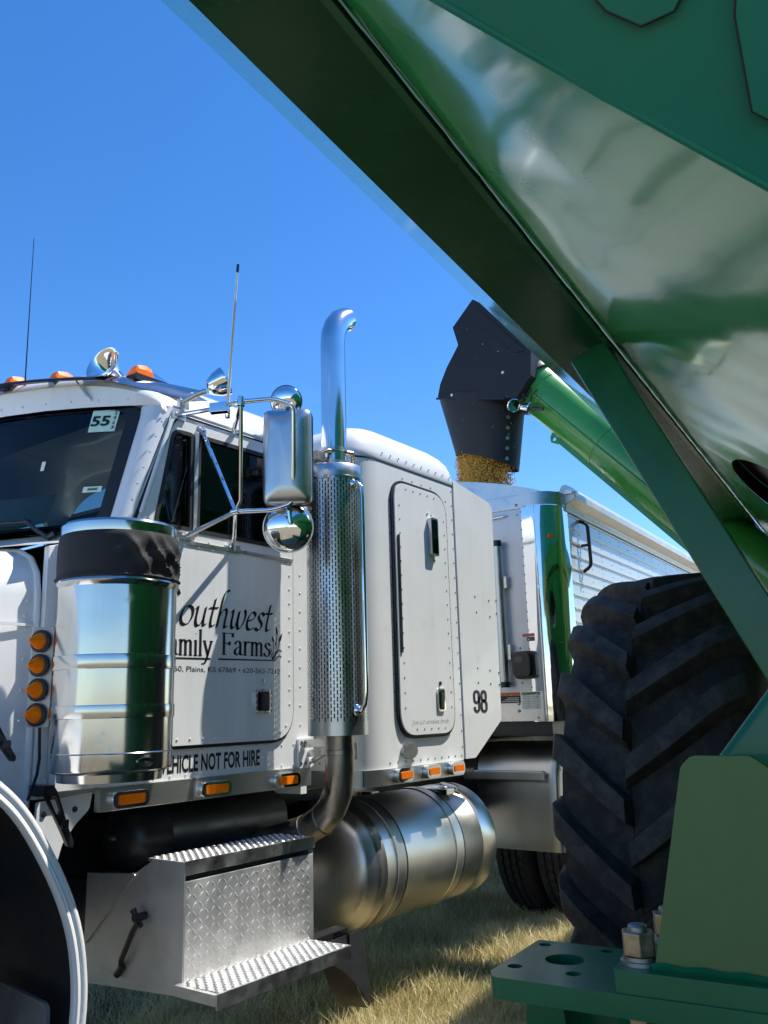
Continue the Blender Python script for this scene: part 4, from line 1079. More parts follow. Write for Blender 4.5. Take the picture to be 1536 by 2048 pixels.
T('engine_block', MB().box(.4, 1.75, 3.28, 3.92, .75, 1.6).box(1.75, 2.8, 3.35, 3.85, .6, 1.1), BLACK)
T('front_axle', MB().box(.83, .97, 2.7, 4.5, .42, .54), BLACK)
for yy_ in (2.635, 2.945):
    roadtyre('drive_tyre', (5.83, yy_, .515), .515, .275, truck)
for yy_ in (2*CY-2.635, 2*CY-2.945):
    roadtyre('drive_tyre', (5.83, yy_, .515), .515, .275, truck, False)
T('drive_axle', MB().tube([(5.83, 2.7, .515), (5.83, 4.5, .515)], .09, 16).lathe([(.05, -.22), (.2, -.15), (.24, 0), (.2, .15), (.05, .22)], (5.78, 3.6, .515), (0, 1, 0), 24), BLACK)
T('fifth_wheel', MB().box(5.1, 6.1, 3.1, 4.1, 1.08, 1.2), BLACK, bevel=.03)
T('deck_plate', MB().box(4.2, 5.0, 3.0, 4.2, 1.0, 1.02), ALU)
# quarter fender over the drive tyres
prf = [(5.205, .500), (5.195, .58), (5.185, .77), (5.185, .905), (5.20, 1.00), (5.235, 1.075), (5.29, 1.130), (5.37, 1.158), (5.50, 1.170)]
prf = [(p.x, p.y) for p in smoothline(prf, 4)]
mb = MB(); rows = []
for y, dx, dz in ((2.490, .055, -.035), (2.493, .03, -.015), (2.503, .008, -.004), (2.517, 0, 0), (2.57, 0, 0), (2.8, 0, 0), (3.08, 0, 0), (3.1, .02, -.01)):
    rows.append([V((x+dx, y, z+(dz if z > 1.0 else 0))) for x, z in prf])
mb.grid(rows)
qf = T('quarter_fender', mb, BRUSH, smooth=60, label='stainless quarter fender over the drive tyres')
T('fender_bar', MB().box(5.135, 5.178, 2.57, 3.17, .935, .995), BRUSH, qf, bevel=.008)

# ------------------------------------------------------------------ trailer
ta = math.radians(4.25)
TF = Matrix.Translation((5.075, 2.335, 0)) @ Matrix.Rotation(ta, 4, 'Z')
trailer = thing('grain_trailer', 'silver aluminium grain hopper trailer with chrome front corner being filled behind the sleeper', 'trailer', TF @ Matrix.Translation((5, 1.3, 0)))
def R(name, mb, mat, parent=None, **k): return build(name, mb, mat, parent or trailer, TF, **k)
WB = 2.6
fp_ = R('front_panel', MB().plate([(.205, 1.495), (WB-.205, 1.495), (WB-.205, 2.705), (.205, 2.705)], [], frontX(0), 0, .03), TRWHITE)
R('front_lower_panel', MB().plate([(.16, 1.31), (WB-.16, 1.31), (WB-.16, 1.494), (.16, 1.494)], [], frontX(-.006), 0, .03), TRALU)
R('front_top_rail', MB().plate([(.205, 2.706), (WB-.205, 2.706), (WB-.205, 2.80), (.205, 2.80)], [], frontX(-.008), 0, .04), TRALU, bevel=.003)
# arched end cap
arch = [(.10, 2.801)]
for i in range(25):
    b_ = .10+(WB-.2)*i/24; arch.append((b_, 2.815+.20*(1-abs((b_-WB/2)/(WB/2-.1))**2.2)))
arch.append((WB-.10, 2.801))
R('front_arch', MB().plate(arch, [], frontX(.004), 0, .03), TRALU)
def corner(r, z0, z1, off, n=14):
    mb = MB(); rows = []
    pts = [(0-off, .23)]+[(r-(r+off)*math.cos(k/n*PI/2), r-(r+off)*math.sin(k/n*PI/2)) for k in range(n+1)]+[(.25, -off)]
    return mb.grid([[V((x, y, z)) for x, y in pts] for z in (z0, z1)]), pts
mb, _ = corner(.17, 1.305, 2.715, .004)
post = R('corner_post', mb, CHROME, smooth=60, label='rounded chrome corner post of the trailer')
mb, p_ = corner(.17, 2.715, 2.805, .012)
mb.f.append(tuple(range(len(mb.v)-len(p_), len(mb.v)))); R('corner_cap', mb, TRALU, smooth=60)
mb = MB()
for k in range(2): mb.grid([[V((WB*0+x, WB-y, z)) for x, y in p_] for z in (1.305, 2.80)])
R('corner_post', mb, CHROME, smooth=60)
R('corner_marker', MB().plate(rrect(-.02, .02, 2.488, 2.512, .008), [], lambda s, t, d: V((.035+s*.5-d*.7, .048-s*.5-d*.7, t)), -.004, .012), AMBER, post, bevel=.003)
# riveted strips on the front
mb = MB(); nX = (-1, 0, 0)
mb.rivets((-.001, .232, 1.52), (-.001, .232, 2.68), .062, nX, .0085); mb.rivets((-.001, .47, 1.52), (-.001, .47, 2.62), .062, nX, .0085)
mb.rivets((-.001, .26, 2.665), (-.001, 2.0, 2.665), .075, nX, .0085); mb.rivets((-.007, .20, 1.475), (-.007, 1.6, 1.475), .085, nX, .0085)
mb.rivets((-.007, .20, 1.33), (-.007, .20, 1.46), .065, nX, .0085); mb.rivets((-.009, .26, 2.73), (-.009, .26, 2.73), .1, nX, .012)
mb.rivet((-.007, .33, 1.375), nX, .012, 8); mb.rivet((-.007, .33, 1.42), nX, .012, 8)
for y_ in (.38, .30): mb.rivet((-.001, y_, 1.775), nX, .010); mb.rivet((-.001, y_, 1.55), nX, .010)
R('front_rivets', mb, GREYZ, fp_, kind='stuff')
mb = MB(); mb.tube([(-.055, .395, 1.56), (-.055, .395, 2.455)], .027, 18)
pole = R('crank_tube', mb, TRALU, fp_)
for z0_, z1_ in ((1.525, 1.56), (2.455, 2.495)): R('tube_cap', MB().lathe([(.001, z0_), (.030, z0_), (.030, z1_), (.001, z1_)], (-.055, .395, 0), n=18), BLKPL, fp_)
R('tube_bracket', MB().box(-.05, -.001, .345, .41, 1.70, 1.80), TRALU, fp_, bevel=.004); R('tube_bracket', MB().box(-.05, -.001, .345, .41, 2.17, 2.25), TRALU, fp_, bevel=.004)
R('handle_rod', MB().tube([(-.02, .62, 2.655), (-.02, .35, 2.665)], .008, 8), CHROME, fp_)
cb = R('control_box', MB().plate(rrect(.185, .335, 1.575, 1.752, .03), [], frontX(0), -.035, -.001), BLKPL, fp_, bevel=.008)
R('control_box_cover', MB().plate(rrect(.205, .325, 1.590, 1.735, .03), [], frontX(0), -.085, -.036), BLKPL, fp_, bevel=.014)
R('control_box_window', MB().plate(rrect(.250, .305, 1.68, 1.715, .008), [], frontX(0), -.0875, -.0855), DARKST, fp_)
def label(name, b0, b1, z0, z1, mat, x, parent): return R(name, MB().plate([(b0, z0), (b1, z0), (b1, z1), (b0, z1)], [], frontX(x), -.002, -.0005), mat, parent)
la = label('warning_decal', .19, .275, 1.77, 1.865, STKW, 0, fp_); label('decal_header', .19, .275, 1.845, 1.865, STKRED, -.002, fp_); label('decal_panel', .19, .245, 1.815, 1.843, DARKST, -.002, fp_)
la = label('warning_decal', .315, .455, 1.425, 1.492, STKBLK, -.006, fp_); label('decal_header', .315, .455, 1.470, 1.492, STKRED, -.008, fp_)
la = label('notice_decal', .180, .305, 1.385, 1.490, STKW, -.006, fp_); label('decal_header', .180, .305, 1.475, 1.490, STKGRN, -.008, fp_)
mb = MB()
for i in range(7):
    for c0, c1 in ((.190, .236), (.246, .296)):
        z = 1.461-i*.0105; mb.box(-.0094, -.0084, c0, c1-(.012 if i % 3 == 2 else 0), z, z+.004)
for i in range(3): mb.box(-.0094, -.0084, .325, .445-.02*i, 1.433+.011*i, 1.438+.011*i)
R('decal_text', mb, GREYZ, fp_, kind='stuff')
# side: separate extruded planks with a rib along each joint
PLK = .0915; npl = 15; z0_ = 1.31
for i in range(npl):
    z = z0_+i*PLK
    pr = [(-.000, z+.002), (-.000, z+PLK-.016), (-.007, z+PLK-.012), (-.008, z+PLK-.004), (-.002, z+PLK), (.03, z+PLK), (.03, z+.002)]
    mb = MB().prism([V((.255, b_, zz)) for b_, zz in pr], (9.7, 0, 0))
    R('side_plank', mb, TRWHITE, smooth=40)
mb = MB()
for j in range(34):
    a_ = .46+j*.235
    for i in range(npl): 
        mb.rivet((a_, -.0005, z0_+i*PLK+.03), nY, .0052); 
        if i % 1 == 0: mb.rivet((a_, -.0005, z0_+i*PLK+.062), nY, .0052) if j % 2 == 0 else None
sr = R('side_rivets', mb, GREYZ, bpy.data.objects['side_plank'], kind='stuff')
rail = R('top_rail', MB().prism([V((.20, b_, z_)) for b_, z_ in ((-.085, 2.765), (-.085, 2.815), (-.02, 2.835), (.05, 2.835), (.05, 2.69), (-.014, 2.69), (-.018, 2.735))], (9.75, 0, 0)), TANRAIL, bevel=.004, seg=1)
mb = MB(); mb.rivets((.30, -.0145, 2.712), (9.5, -.0145, 2.712), .045, nY, .008)
R('rail_rivets', mb, TANRAIL, rail, kind='stuff')
R('tarp_roll', MB().tube([(.30, .02, 2.865), (9.9, .02, 2.865)], .035, 12), TRWHITE)
R('tarp_latch', MB().box(.18, .30, -.075, -.02, 2.80, 2.84).box(.21, .27, -.09, -.07, 2.79, 2.82), TRALU, bevel=.004)
hp = [(.405, 2.335), (.405, 2.60), (.455, 2.655)]
mb = MB().tube(rounded([V((.485, -.004, 2.665)), V((.485, -.06, 2.64)), V((.490, -.062, 2.34)), V((.485, -.004, 2.305))], 2), .0125, 10)
mb.tube([(.488, -.062, 2.49), (.488, -.002, 2.49)], .011, 8)
R('grab_handle', mb, BLKPL)
R('far_side', MB().box(.2, 9.9, WB-.03, WB, 1.31, 2.8), TRWHITE); R('rear_wall', MB().box(9.9, 9.95, 0, WB, 1.31, 2.8), TRWHITE)
R('hopper_floor', MB().add([(.05, .03, 1.8), (.05, WB-.03, 1.8), (4.5, .5, 1.33), (4.5, WB-.5, 1.33), (9.9, .03, 1.8), (9.9, WB-.03, 1.8), (4.5, .03, 1.9), (4.5, WB-.03, 1.9)], [(0, 1, 3, 2), (2, 3, 5, 4), (0, 2, 6), (2, 4, 6), (1, 3, 7), (3, 5, 7)]), TRALU)
R('bolster', MB().box(.04, 1.6, .12, WB-.12, 1.215, 1.309), BLACK)
R('bolster_edge', MB().box(.02, .039, .12, WB-.12, 1.225, 1.309), BLACK)
R('under_hopper', MB().box(2.2, 7.2, .4, WB-.4, .8, 1.30), TRALU)
R('trailer_axle', MB().tube([(8.6, .1, .5), (8.6, 2.5, .5)], .07, 12), BLACK)
for y_ in (.16, .47, 2.13, 2.44):
    ty_ = R('trailer_tyre', MB().lathe([(.29, -.11), (.42, -.135), (.49, -.125), (.51, -.09), (.51, .09), (.49, .125), (.42, .135), (.29, .11)], (8.6, y_, .51), (0, 1, 0), 48), TTYRE)
# ------------------------------------------------------------------ grain cart (own frame: u along, v across, z up)
ca = math.radians(6.2)
CF = Matrix.Rotation(ca, 4, 'Z')
cart = thing('grain_cart', 'green grain cart with black unloading spout and wide lugged tyre in the foreground', 'grain cart', CF @ Matrix.Translation((4.4, 0, 0)))
def K(name, mb, mat, parent=None, **k): return build(name, mb, mat, parent or cart, CF, **k)
VL, ZF, VR = .79, 2.475, .604
VO, ZO = .947, 2.632
UE0, UE1 = .46, 7.6
rail_ = K('side_rail', MB().box(UE0, UE1, VR, VL, ZF, ZF+.012), RAILGR, label='wide dark green bottom flange of the hopper')
K('rail_inner_lip', MB().box(UE0, UE1, VR-.007, VR+.008, ZF-.012, ZF-.0005), GREEN, rail_)
# outward flare above the flange, then a wall that leans in again
def longstrip(p0, p1, t):
    (v0, z0), (v1, z1) = p0, p1; n_ = V((0, z1-z0, -(v1-v0))).normalized()*t; rows = []
    for i in range(60):
        u = UE0+(UE1-UE0)*i/59
        rows.append([V((u, v0, z0)), V((u, v0*.5+v1*.5, z0*.5+z1*.5)), V((u, v1, z1)), V((u, v1, z1))-n_, V((u, v0, z0))-n_])
    return MB().grid(rows, True)
K('flared_wall', longstrip((VL, ZF+.001), (VO, ZO), .006), HOPGREEN, label='outward flared strip of the hopper wall')
mb = MB(); mb.add([(UE0, VO, ZO+.001), (UE1, VO, ZO+.001), (UE1-.3, .52, 3.40), (UE0+.9, .52, 3.40)], [(0, 1, 2, 3)])
mb.add([(UE0, VO, ZO+.001), (UE0+.9, .52, 3.40), (UE0+.9, -1.4, 3.40), (.30, -2.6, ZO+.3)], [(0, 1, 2, 3)])
K('hopper_wall', mb, GREEN)
s_ = .8
def hz(v): return ZF+.004-s_*(VR-.011-v)
edge = [(.868, .394), (.986, .224), (1.094, .050), (1.22, -.152)]
hole = [(3.98+.62*math.cos(i*2*PI/36), .285+.19*math.sin(i*2*PI/36)) for i in range(36)]
def fnside(s, t, d): return V((s, t, hz(t)+d))
side_o = [(.735, .593)]+edge+[(1.72, -.95), (7.5, -.95), (7.5, .593)]
hop = K('hopper_side', MB().plate(side_o, [hole], fnside, 0, .006), HOPGREEN, label='glossy green sloped underside of the hopper')
K('added_reflection_panel', MB().box(.9, 3.0, -.80, -.76, .50, 2.02), GREEN, hop)  # unseen panel, added to give the air cleaner a dark green reflection
K('hopper_bottom', MB().box(1.72, 7.5, -2.6, -.94, 1.05, 1.262), GREEN, hop)
K('hopper_opening', MB().plate([(3.2, .06), (4.8, .06), (4.8, .52), (3.2, .52)], [], fnside, .10, .11), BLACK, hop)
mb = MB(); mb.grid([[fnside(p[0], p[1], d) for p in hole] for d in (.007, .099)], True); K('opening_throat', mb, BLACK, hop)
mb = MB(); mb.tube([V((u, .599, ZF-.002+.0015*math.sin(u*31)+.001*math.sin(u*83))) for u in [UE0+i*.04 for i in range(170)]], .005, 6); K('seam_bead', mb, RUBBER, hop)
sl = (hz(edge[2][1])-hz(edge[0][1]))/(edge[2][0]-edge[0][0])
def zfr(u): return hz(edge[0][1])+sl*(u-edge[0][0])
fo = [(1.72, -.95)]+list(reversed(edge))+[(.735, .593), (.30, .593), (.30, -2.6), (1.72, -2.6)]
FRGR = pm('front_panel_paint', (.006, .20, .13), .38, spec=.3, coat=.05, var=.1, vs=4, wave=(2, .006))
fpn = K('hopper_front', MB().plate(fo, [], lambda s, t, d: V((s, t, zfr(s)+d-.004)), 0, .006), FRGR)
def fplate(name, poly, off, mat): return K(name, MB().plate(poly, [], lambda s, t, d: V((s, t, zfr(s)+d)), -off-.008, -off), mat, fpn, bevel=.002, seg=1)
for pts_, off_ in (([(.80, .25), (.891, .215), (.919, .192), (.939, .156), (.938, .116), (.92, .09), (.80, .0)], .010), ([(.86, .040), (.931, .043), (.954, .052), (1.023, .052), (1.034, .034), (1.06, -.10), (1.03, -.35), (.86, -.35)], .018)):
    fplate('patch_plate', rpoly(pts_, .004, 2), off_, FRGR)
    mb = MB(); mb.tube([V((u, v, zfr(u)-off_-.006)) for u, v in pts_], .0018, 6); K('patch_gap_shade', mb, RUBBER, fpn)  # black line along the patch edge, painting in the shade of the gap
mb = MB(); mb.tube([V((u, v, hz(v)-.002)) for u, v in [(.735, .593)]+edge], .006, 8); K('corner_weld', mb, FRGR, hop)
# diagonal brace
bd = V((0, -.572, -1.27)).normalized(); pn = V((0, bd.z, -bd.y)).normalized()
if pn.y > 0: pn = -pn
a_ = V((2.432, .726, 2.441)); w0 = .118
q0 = [a_, a_+pn*w0, a_+pn*w0+V((.09, 0, 0)), a_+V((.09, 0, 0))]
brace = K('diagonal_brace', MB().prism(q0, bd*1.75), GREEN, bevel=.006, label='dark green diagonal tube brace in front of the tyre')
# axle, frame, tongue
K('axle_beam', MB().box(3.84, 4.06, -.9, .50, .85, 1.06), GREEN, bevel=.015)
K('frame_beam', MB().box(-.4, 6.0, -.42, -.18, .45, .82), GREEN, bevel=.015)
K('frame_post', MB().box(2.36, 2.56, -.35, -.12, .82, 2.1), GREEN, bevel=.01)
# bracket at the lower right: bolted plates and upright gusset
def cz(z): return lambda s, t, d: V((s, t, z+d))
circ = lambda u, v, r, n=24: [(u+r*math.cos(i*2*PI/n), v+r*math.sin(i*2*PI/n)) for i in range(n)]
bout = rpoly([(1.70, -.42), (2.0, -.42), (2.0, .780), (1.735, .785), (1.70, .765)], [0, 0, .012, .012, .012], 3)
bpl = K('mount_plate', MB().plate(bout, [circ(1.872, .675, .041), circ(1.965, .752, .0135, 14), circ(1.785, .752, .0155, 14), circ(1.970, .612, .0135, 14), circ(1.785, .628, .0155, 14)], cz(.84), 0, .04), GREEN, bevel=.003, label='thick green mounting plate with drilled holes')
K('clamp_plate', MB().plate(rpoly([(1.706, -.41), (1.99, -.41), (1.99, .525), (1.706, .525)], .01, 3), [], cz(.879), 0, .040), GREEN, bpl, bevel=.004)
gus = rpoly([(.455, .9195), (.13, .9195), (.205, 1.27), (.245, 1.300), (.352, 1.300), (.372, 1.28)], [.004, .004, .02, .02, .02, .02], 4)
K('upright_gusset', MB().plate(gus, [], lambda s, t, d: V((1.745+d, s, t)), 0, .025), PLATEGR, bpl, bevel=.002, label='flat green upright plate on the bracket')
mb = MB(); mb.tube([V((1.745-.003, s, .922+.002*math.sin(s*90))) for s in [.14+i*.02 for i in range(17)]], .007, 6); K('weld_bead', mb, GREEN, bpl)
mb = MB(); mb.bar((1.98, .345, 1.20), (2.02, -.10, 1.74), .10, .085, (1, 0, 0)); K('gusset_tube', mb, GREEN, bpl, bevel=.02, seg=3)
def nut(u, v, z, r, h, mat, down=False):
    sg = -1 if down else 1
    hexa = [V((u+r*math.cos(i*PI/3+.3), v+r*math.sin(i*PI/3+.3), z)) for i in range(6)]
    return MB().prism(hexa, (0, 0, h*sg))
for u, v in ((1.765, .487), (1.935, .468), (1.765, .05), (1.935, .05)):
    w_ = K('washer', MB().lathe([(.014, 0), (.0365, 0), (.0365, .007), (.031, .008), (.031, .015), (.014, .015)], (u, v, .9195), n=24), GREYZ, bpl)
    K('hex_nut', nut(u, v, .935, .0335, .042, ZINC), ZINC, bpl, bevel=.003)
    K('bolt_end', MB().lathe([(.018, 0), (.018, .008), (.015, .012), (.0, .012)], (u, v, .9765), n=16), GREYZ, bpl)
    K('bolt_head', nut(u, v, .8395, .033, .022, ZINC, True), ZINC, bpl, bevel=.002)
K('bracket_leg', MB().prism([V((1.79, .735, .8395)), V((1.79, .66, .8395)), V((1.79, .60, .42)), V((1.79, .735, .42))], (.02, 0, 0)), GREEN, bpl)
K('bracket_leg', MB().box(1.86, 1.985, .70, .72, .42, .8395), GREEN, bpl)
K('bracket_web', MB().box(1.88, 1.90, -.40, .699, .42, .8395), GREEN, bpl)
K('bracket_leg', MB().prism([V((1.80, .55, .8395)), V((1.88, .55, .8395)), V((1.88, .55, .5))], (0, -.02, 0)), GREEN, bpl)
K('bracket_foot', MB().box(1.72, 1.98, -.42, .76, .40, .42), GREEN, bpl)
# tyre with lugs
UC, VC, ZC, RT = 3.95, .82, .95, .925
WL_, WR_ = .250, .375            # from the mould line to the outer and the inner shoulder
def rb(w):    # casing radius across the width (w from the mould line)
    x = abs(w+.056); return RT-.012*(x/.25)**2 if x < .25 else RT-.012-(x-.25)**1.6*2.6
prof = [(.42, -.33), (.46, -.37), (.56, -.405), (.68, -.42), (.77, -.415)]
prof = prof+[(rb(-.395+.65*i/26), -.395+.65*i/26) for i in range(27)]+[(.77, .275), (.68, .282), (.56, .265), (.46, .23), (.42, .19)]
wc = V((UC, VC, ZC))
tyre = K('tyre', MB().lathe(prof, wc, (0, 1, 0), 120), TYRE, smooth=45, label='wide black tractor tyre with chevron lugs')
K('wheel_rim', MB().lathe([(.44, -.36), (.40, -.33), (.38, -.1), (.36, .0), (.2, .02), (.16, -.05), (.001, -.05)], wc, (0, 1, 0), 48), GREEN, tyre)
mb = MB(); mb.lathe([(RT+.0002, -.005), (RT+.004, -.002), (RT+.004, .002), (RT+.0002, .005)], wc, (0, 1, 0), 120); K('mould_line', mb, TYRE, tyre)
def lugmesh(sg):
    mb = MB(); rows = []
    Lw = WL_ if sg > 0 else WR_; k_ = .80 if sg > 0 else .70
    qs = [-.03, 0.0, .015, .12, .28, .45, .62, .78, .90, 1.0, 1.07, 1.12, 1.13]
    for k, q in enumerate(qs):
        w = q*Lw; th = .02+k_*w+.45*w*w
        r0 = rb(sg*min(w, Lw*1.0)) if q <= 1 else rb(sg*Lw)-(q-1)*Lw*2.3
        hgt = .078 if q < .8 else .078-.012*(q-.8)/.2
        wid = .048+.012*q; top = .034+.010*q
        if k == 0: hgt, wid, top = .002, .045, .038
        if k == 1: hgt, wid, top = .060, .046, .034
        rt = r0+hgt; wt = w+(.0 if q < .8 else .022*(q-.8)/.33)
        if q > 1.1: rt = r0+.012; wt = w+.004
        if k == len(qs)-1: rt = r0+.001
        def P(r, ww, arc): a = th+arc/RT; return V((-r*math.cos(a), sg*ww, r*math.sin(a)))
        rows.append([P(r0-.014, w, -wid-.004), P(r0+.012, w, -wid), P(rt-.002, wt, -top-.002), P(rt, wt, -top+.001), P(rt, wt, top-.001), P(rt-.002, wt, top+.002), P(r0+.012, w, wid), P(r0-.014, w, wid+.004)])
    mb.grid(rows, True); n_ = 8
    mb.f.append(tuple(range(n_))); o = len(mb.v)-n_; mb.f.append(tuple(range(o+n_-1, o-1, -1)))
    return mesh_of(mb, LUGM, 28, name='lug')
NL = 23
for sg, ph in ((1, .0), (-1, .5)):
    me = lugmesh(sg)
    for i in range(NL):
        put('lug', me, tyre, CF @ Matrix.Translation(wc) @ Matrix.Rotation((i+ph+.30)*2*PI/NL, 4, 'Y'))
# auger tube and spout (world frame)
def A(name, mb, mat, parent=None, **k): return build(name, mb, mat, parent or cart, **k)
f0 = V((5.47, 2.706, 3.843)); f1 = V((5.555, 1.162, 2.143)); ad = (f1-f0).normalized()
aug = A('auger_tube', MB().tube([f0-ad*.1, f0+ad*.02, f1+ad*.35], .180, 40), AUGGR, label='light green unloading auger tube reaching over the trailer')
mb = MB()
mb.lathe([(.180, .0), (.206, .0), (.210, .02), (.206, .055), (.180, .055)], f0+ad*.13, ad, 40); A('auger_flange', mb, BLKPL, aug)
dn = V((0, 0, -1)); dn = (dn-ad*dn.dot(ad)).normalized(); sdv = ad.cross(dn)
mb = MB(); p0 = f0+ad*.62+dn*.175; mb.prism([p0+sdv*.02, p0-sdv*.02, p0-sdv*.02+dn*.035, p0+sdv*.02+dn*.035], ad*1.3); A('auger_spine', mb, AUGGR, aug)
p1 = f0+ad*.52+dn*.165
mb = MB().plate(rpoly([(0, 0), (.13, 0), (.10, .055), (.05, .075), (.02, .05)], .012, 3), [[(.055+.014*math.cos(i*PI/5), .042+.014*math.sin(i*PI/5)) for i in range(10)]], lambda s, t, d: p1+ad*s+dn*t+sdv*d, -.006, .006)
A('lifting_eye', mb, AUGGR, aug)
mb = MB()
for k_ in (.25, .9): mb.lathe([(.1805, 0), (.184, .002), (.184, .03), (.1805, .032)], f0+ad*k_, ad, 40)
mb.tube([f0+ad*.3+sdv*-.176+dn*.05, f0+ad*1.9+sdv*-.176+dn*.05], .012, 8)
A('auger_band', mb, AUGGR, aug)
# hood: rubber-clad elbow
ho = [(2.937, 4.437), (3.126, 4.26), (3.085, 4.102), (3.197, 3.949), (3.262, 3.83), (3.290, 3.727), (2.62, 3.56), (2.50, 3.70), (2.483, 3.888), (2.62, 4.18)]
hood_ = A('spout_hood', MB().plate(rpoly(ho, [.01, .01, .02, .02, .02, .01, .02, .02, .02, .02], 2), [], lambda s, t, d: V((5.22+d, s, t)), 0, .50), SPOUTM, aug, bevel=.012, label='black rubber hood at the auger end')
mb = MB()
for y_, z_ in ((3.16, 3.715), (2.98, 3.672), (2.72, 3.78)): mb.rivet((5.2195, y_, z_), nX, .013, 8)
A('hood_bolts', mb, STKW, hood_, kind='stuff')
mb = MB().prism([V((5.214, 3.30, 3.728)), V((5.214, 2.72, 3.585)), V((5.214, 2.72, 3.570)), V((5.214, 3.30, 3.712))], (.006, 0, 0)); A('hood_seam', mb, BLKPL, hood_)
mb = MB().prism([V((5.212, 2.96, 4.28)), V((5.212, 2.60, 3.90)), V((5.212, 2.53, 3.90)), V((5.212, 2.89, 4.34))], (.008, 0, 0)); A('hood_flap', mb, SPOUTM, hood_)
# lower spout: flexible cone
sc = V((5.47, 3.03, 0)); mb = MB(); rows = []
for q in [i/10 for i in range(11)]:
    r = []
    for j in range(48):
        a = 2*PI*j/48; rx = .27-.07*q; ry = .345-.10*q
        y_ = sc.y+.02*(1-q)+ry*math.sin(a)-.02*q; x_ = sc.x+rx*math.cos(a)*(1 if q > .2 else 1)
        zt = 3.70+(y_-3.03)*.245; zb = 3.215+(y_-3.03)*.36-.02*math.cos(a)
        r.append(V((x_, y_+.02*q, zt*(1-q)+zb*q)))
    rows.append(r)
inner_ = [[sc*0+V((sc.x+(p.x-sc.x)*.97, sc.y+(p.y-sc.y)*.97, p.z)) for p in r] for r in rows]
mb.grid(rows, True); mb.grid(list(reversed(inner_)), True); mb.grid([rows[-1], inner_[-1]], True); mb.grid([rows[0], inner_[0]], True)
spo = A('spout_sleeve', mb, SPOUTM, aug, smooth=60, label='tapered black rubber sleeve dropping grain')
mb = MB()
for i in range(5):
    q = .30+i*.155; a = -PI/2-.50; rx = .27-.07*q; ry = .345-.10*q
    y_ = sc.y+.02*(1-q)+ry*math.sin(a)-.02*q+.02*q; x_ = sc.x+rx*math.cos(a)
    z_ = (3.70+(y_-3.03)*.245)*(1-q)+(3.215+(y_-3.03)*.36)*q
    mb.lathe([(.0, .005), (.005, .005), (.006, .003), (.015, .002), (.016, -.004)], (x_-.002, y_-.004, z_), (-.45, -.9, 0), 14)
A('sleeve_grommets', mb, GREYZ, spo, kind='stuff')
# work lamps and wiring beside the flange
wl = V((5.25, 2.635, 3.50))
mb = MB(); mb.lathe([(.001, -.05), (.03, -.045), (.045, .0), (.05, .03), (.045, .035), (.001, .03)], wl+V((0, .04, .03)), (-.5, -.6, -.5), 20); mb.lathe([(.001, -.05), (.03, -.045), (.04, .0), (.045, .03), (.04, .035), (.001, .03)], wl+V((.02, -.07, -.02)), (-.2, -.9, -.3), 20)
lw = A('auger_lamp', mb, CHROME, aug)
mb = MB(); mb.tube([wl+V((0, .06, .12)), wl+V((0, .0, .05)), wl+V((0, -.08, .06)), wl+V((0, -.12, .12))], .008, 6); mb.tube([wl+V((0, -.05, -.02)), wl+V((0, -.15, -.05)), wl+V((0, -.20, -.06))], .014, 6); mb.tube([wl+V((0, -.1, 0)), wl+V((0, -.12, .06)), wl+V((0, -.17, .10))], .006, 6)
A('lamp_wiring', mb, BLKPL, aug)

# ------------------------------------------------------------------ falling grain
mb = MB(); rng = random.Random(3)
oc = [(1, 0, 0), (-1, 0, 0), (0, 1, 0), (0, -1, 0), (0, 0, 1), (0, 0, -1)]
of = [(0, 2, 4), (2, 1, 4), (1, 3, 4), (3, 0, 4), (2, 0, 5), (1, 2, 5), (3, 1, 5), (0, 3, 5)]
vv, ff = [], []
for i in range(16000):
    z = 2.78+rng.random()*.52; t = (3.25-z)/.5
    fringe = rng.random() < .22
    a = rng.random()*2*PI; rr = math.sqrt(rng.random())*(1.0 if not fringe else 1.1)
    y = 3.055+.215*rr*math.sin(a); x = 5.46+.165*rr*math.cos(a)
    if y < 2.93 and not fringe and rng.random() < .75: y += .16*rng.random()+.05
    if fringe: y -= .05*rng.random()*t
    s = .0046+.0025*rng.random(); o = len(vv)
    e1, e2 = rng.random()*.5+.7, rng.random()*.5+.7
    for p in oc: vv.append((x+p[0]*s*e1, y+p[1]*s*e2, z+p[2]*s*1.2))
    ff += [tuple(o+k for k in f) for f in of]
me = bpy.data.meshes.new('falling_grain'); me.from_pydata(vv, [], ff); me.materials.append(GRAINM)
fg = put('falling_grain', me); fg['kind'] = 'stuff'; fg['label'] = 'golden grain pouring from the black spout into the trailer'; fg['category'] = 'grain'
mb = MB(); rows = []
for i in range(9):
    z = 2.78+.46*i/8
    rows.append([V((5.46+(.125+.012*math.sin(5*a+i))*math.cos(a), 3.10+(.135+.014*math.sin(7*a+2*i))*math.sin(a), z)) for a in [j*2*PI/40 for j in range(40)]])
mb.grid(rows, True)
core = build('grain_core', mb, pm('grain_mass', (.98, .40, .07), .8, var=.6, vs=120, bump=1, bs=160, dist=.012), fg)

# chaff drifting off the spout
vv, ff = [], []
for i in range(420):
    q = rng.random(); x = 5.3+rng.gauss(0, .35); y = 2.95+rng.gauss(0, .32); z = 3.3+rng.gauss(.15, .55)
    if z < 2.9: z = 2.9+rng.random()*.4
    s_c = .0022+.0022*rng.random(); o = len(vv)
    for k in range(3): vv.append((x+rng.uniform(-1, 1)*s_c, y+rng.uniform(-1, 1)*s_c, z+rng.uniform(-1, 1)*s_c))
    ff.append((o, o+1, o+2))
me = bpy.data.meshes.new('chaff'); me.from_pydata(vv, [], ff); me.materials.append(pm('chaff_flakes', (.85, .78, .6), .8))
cf = put('drifting_chaff', me); cf['kind'] = 'stuff'; cf['label'] = 'pale chaff specks drifting in the air around the spout'; cf['category'] = 'chaff'

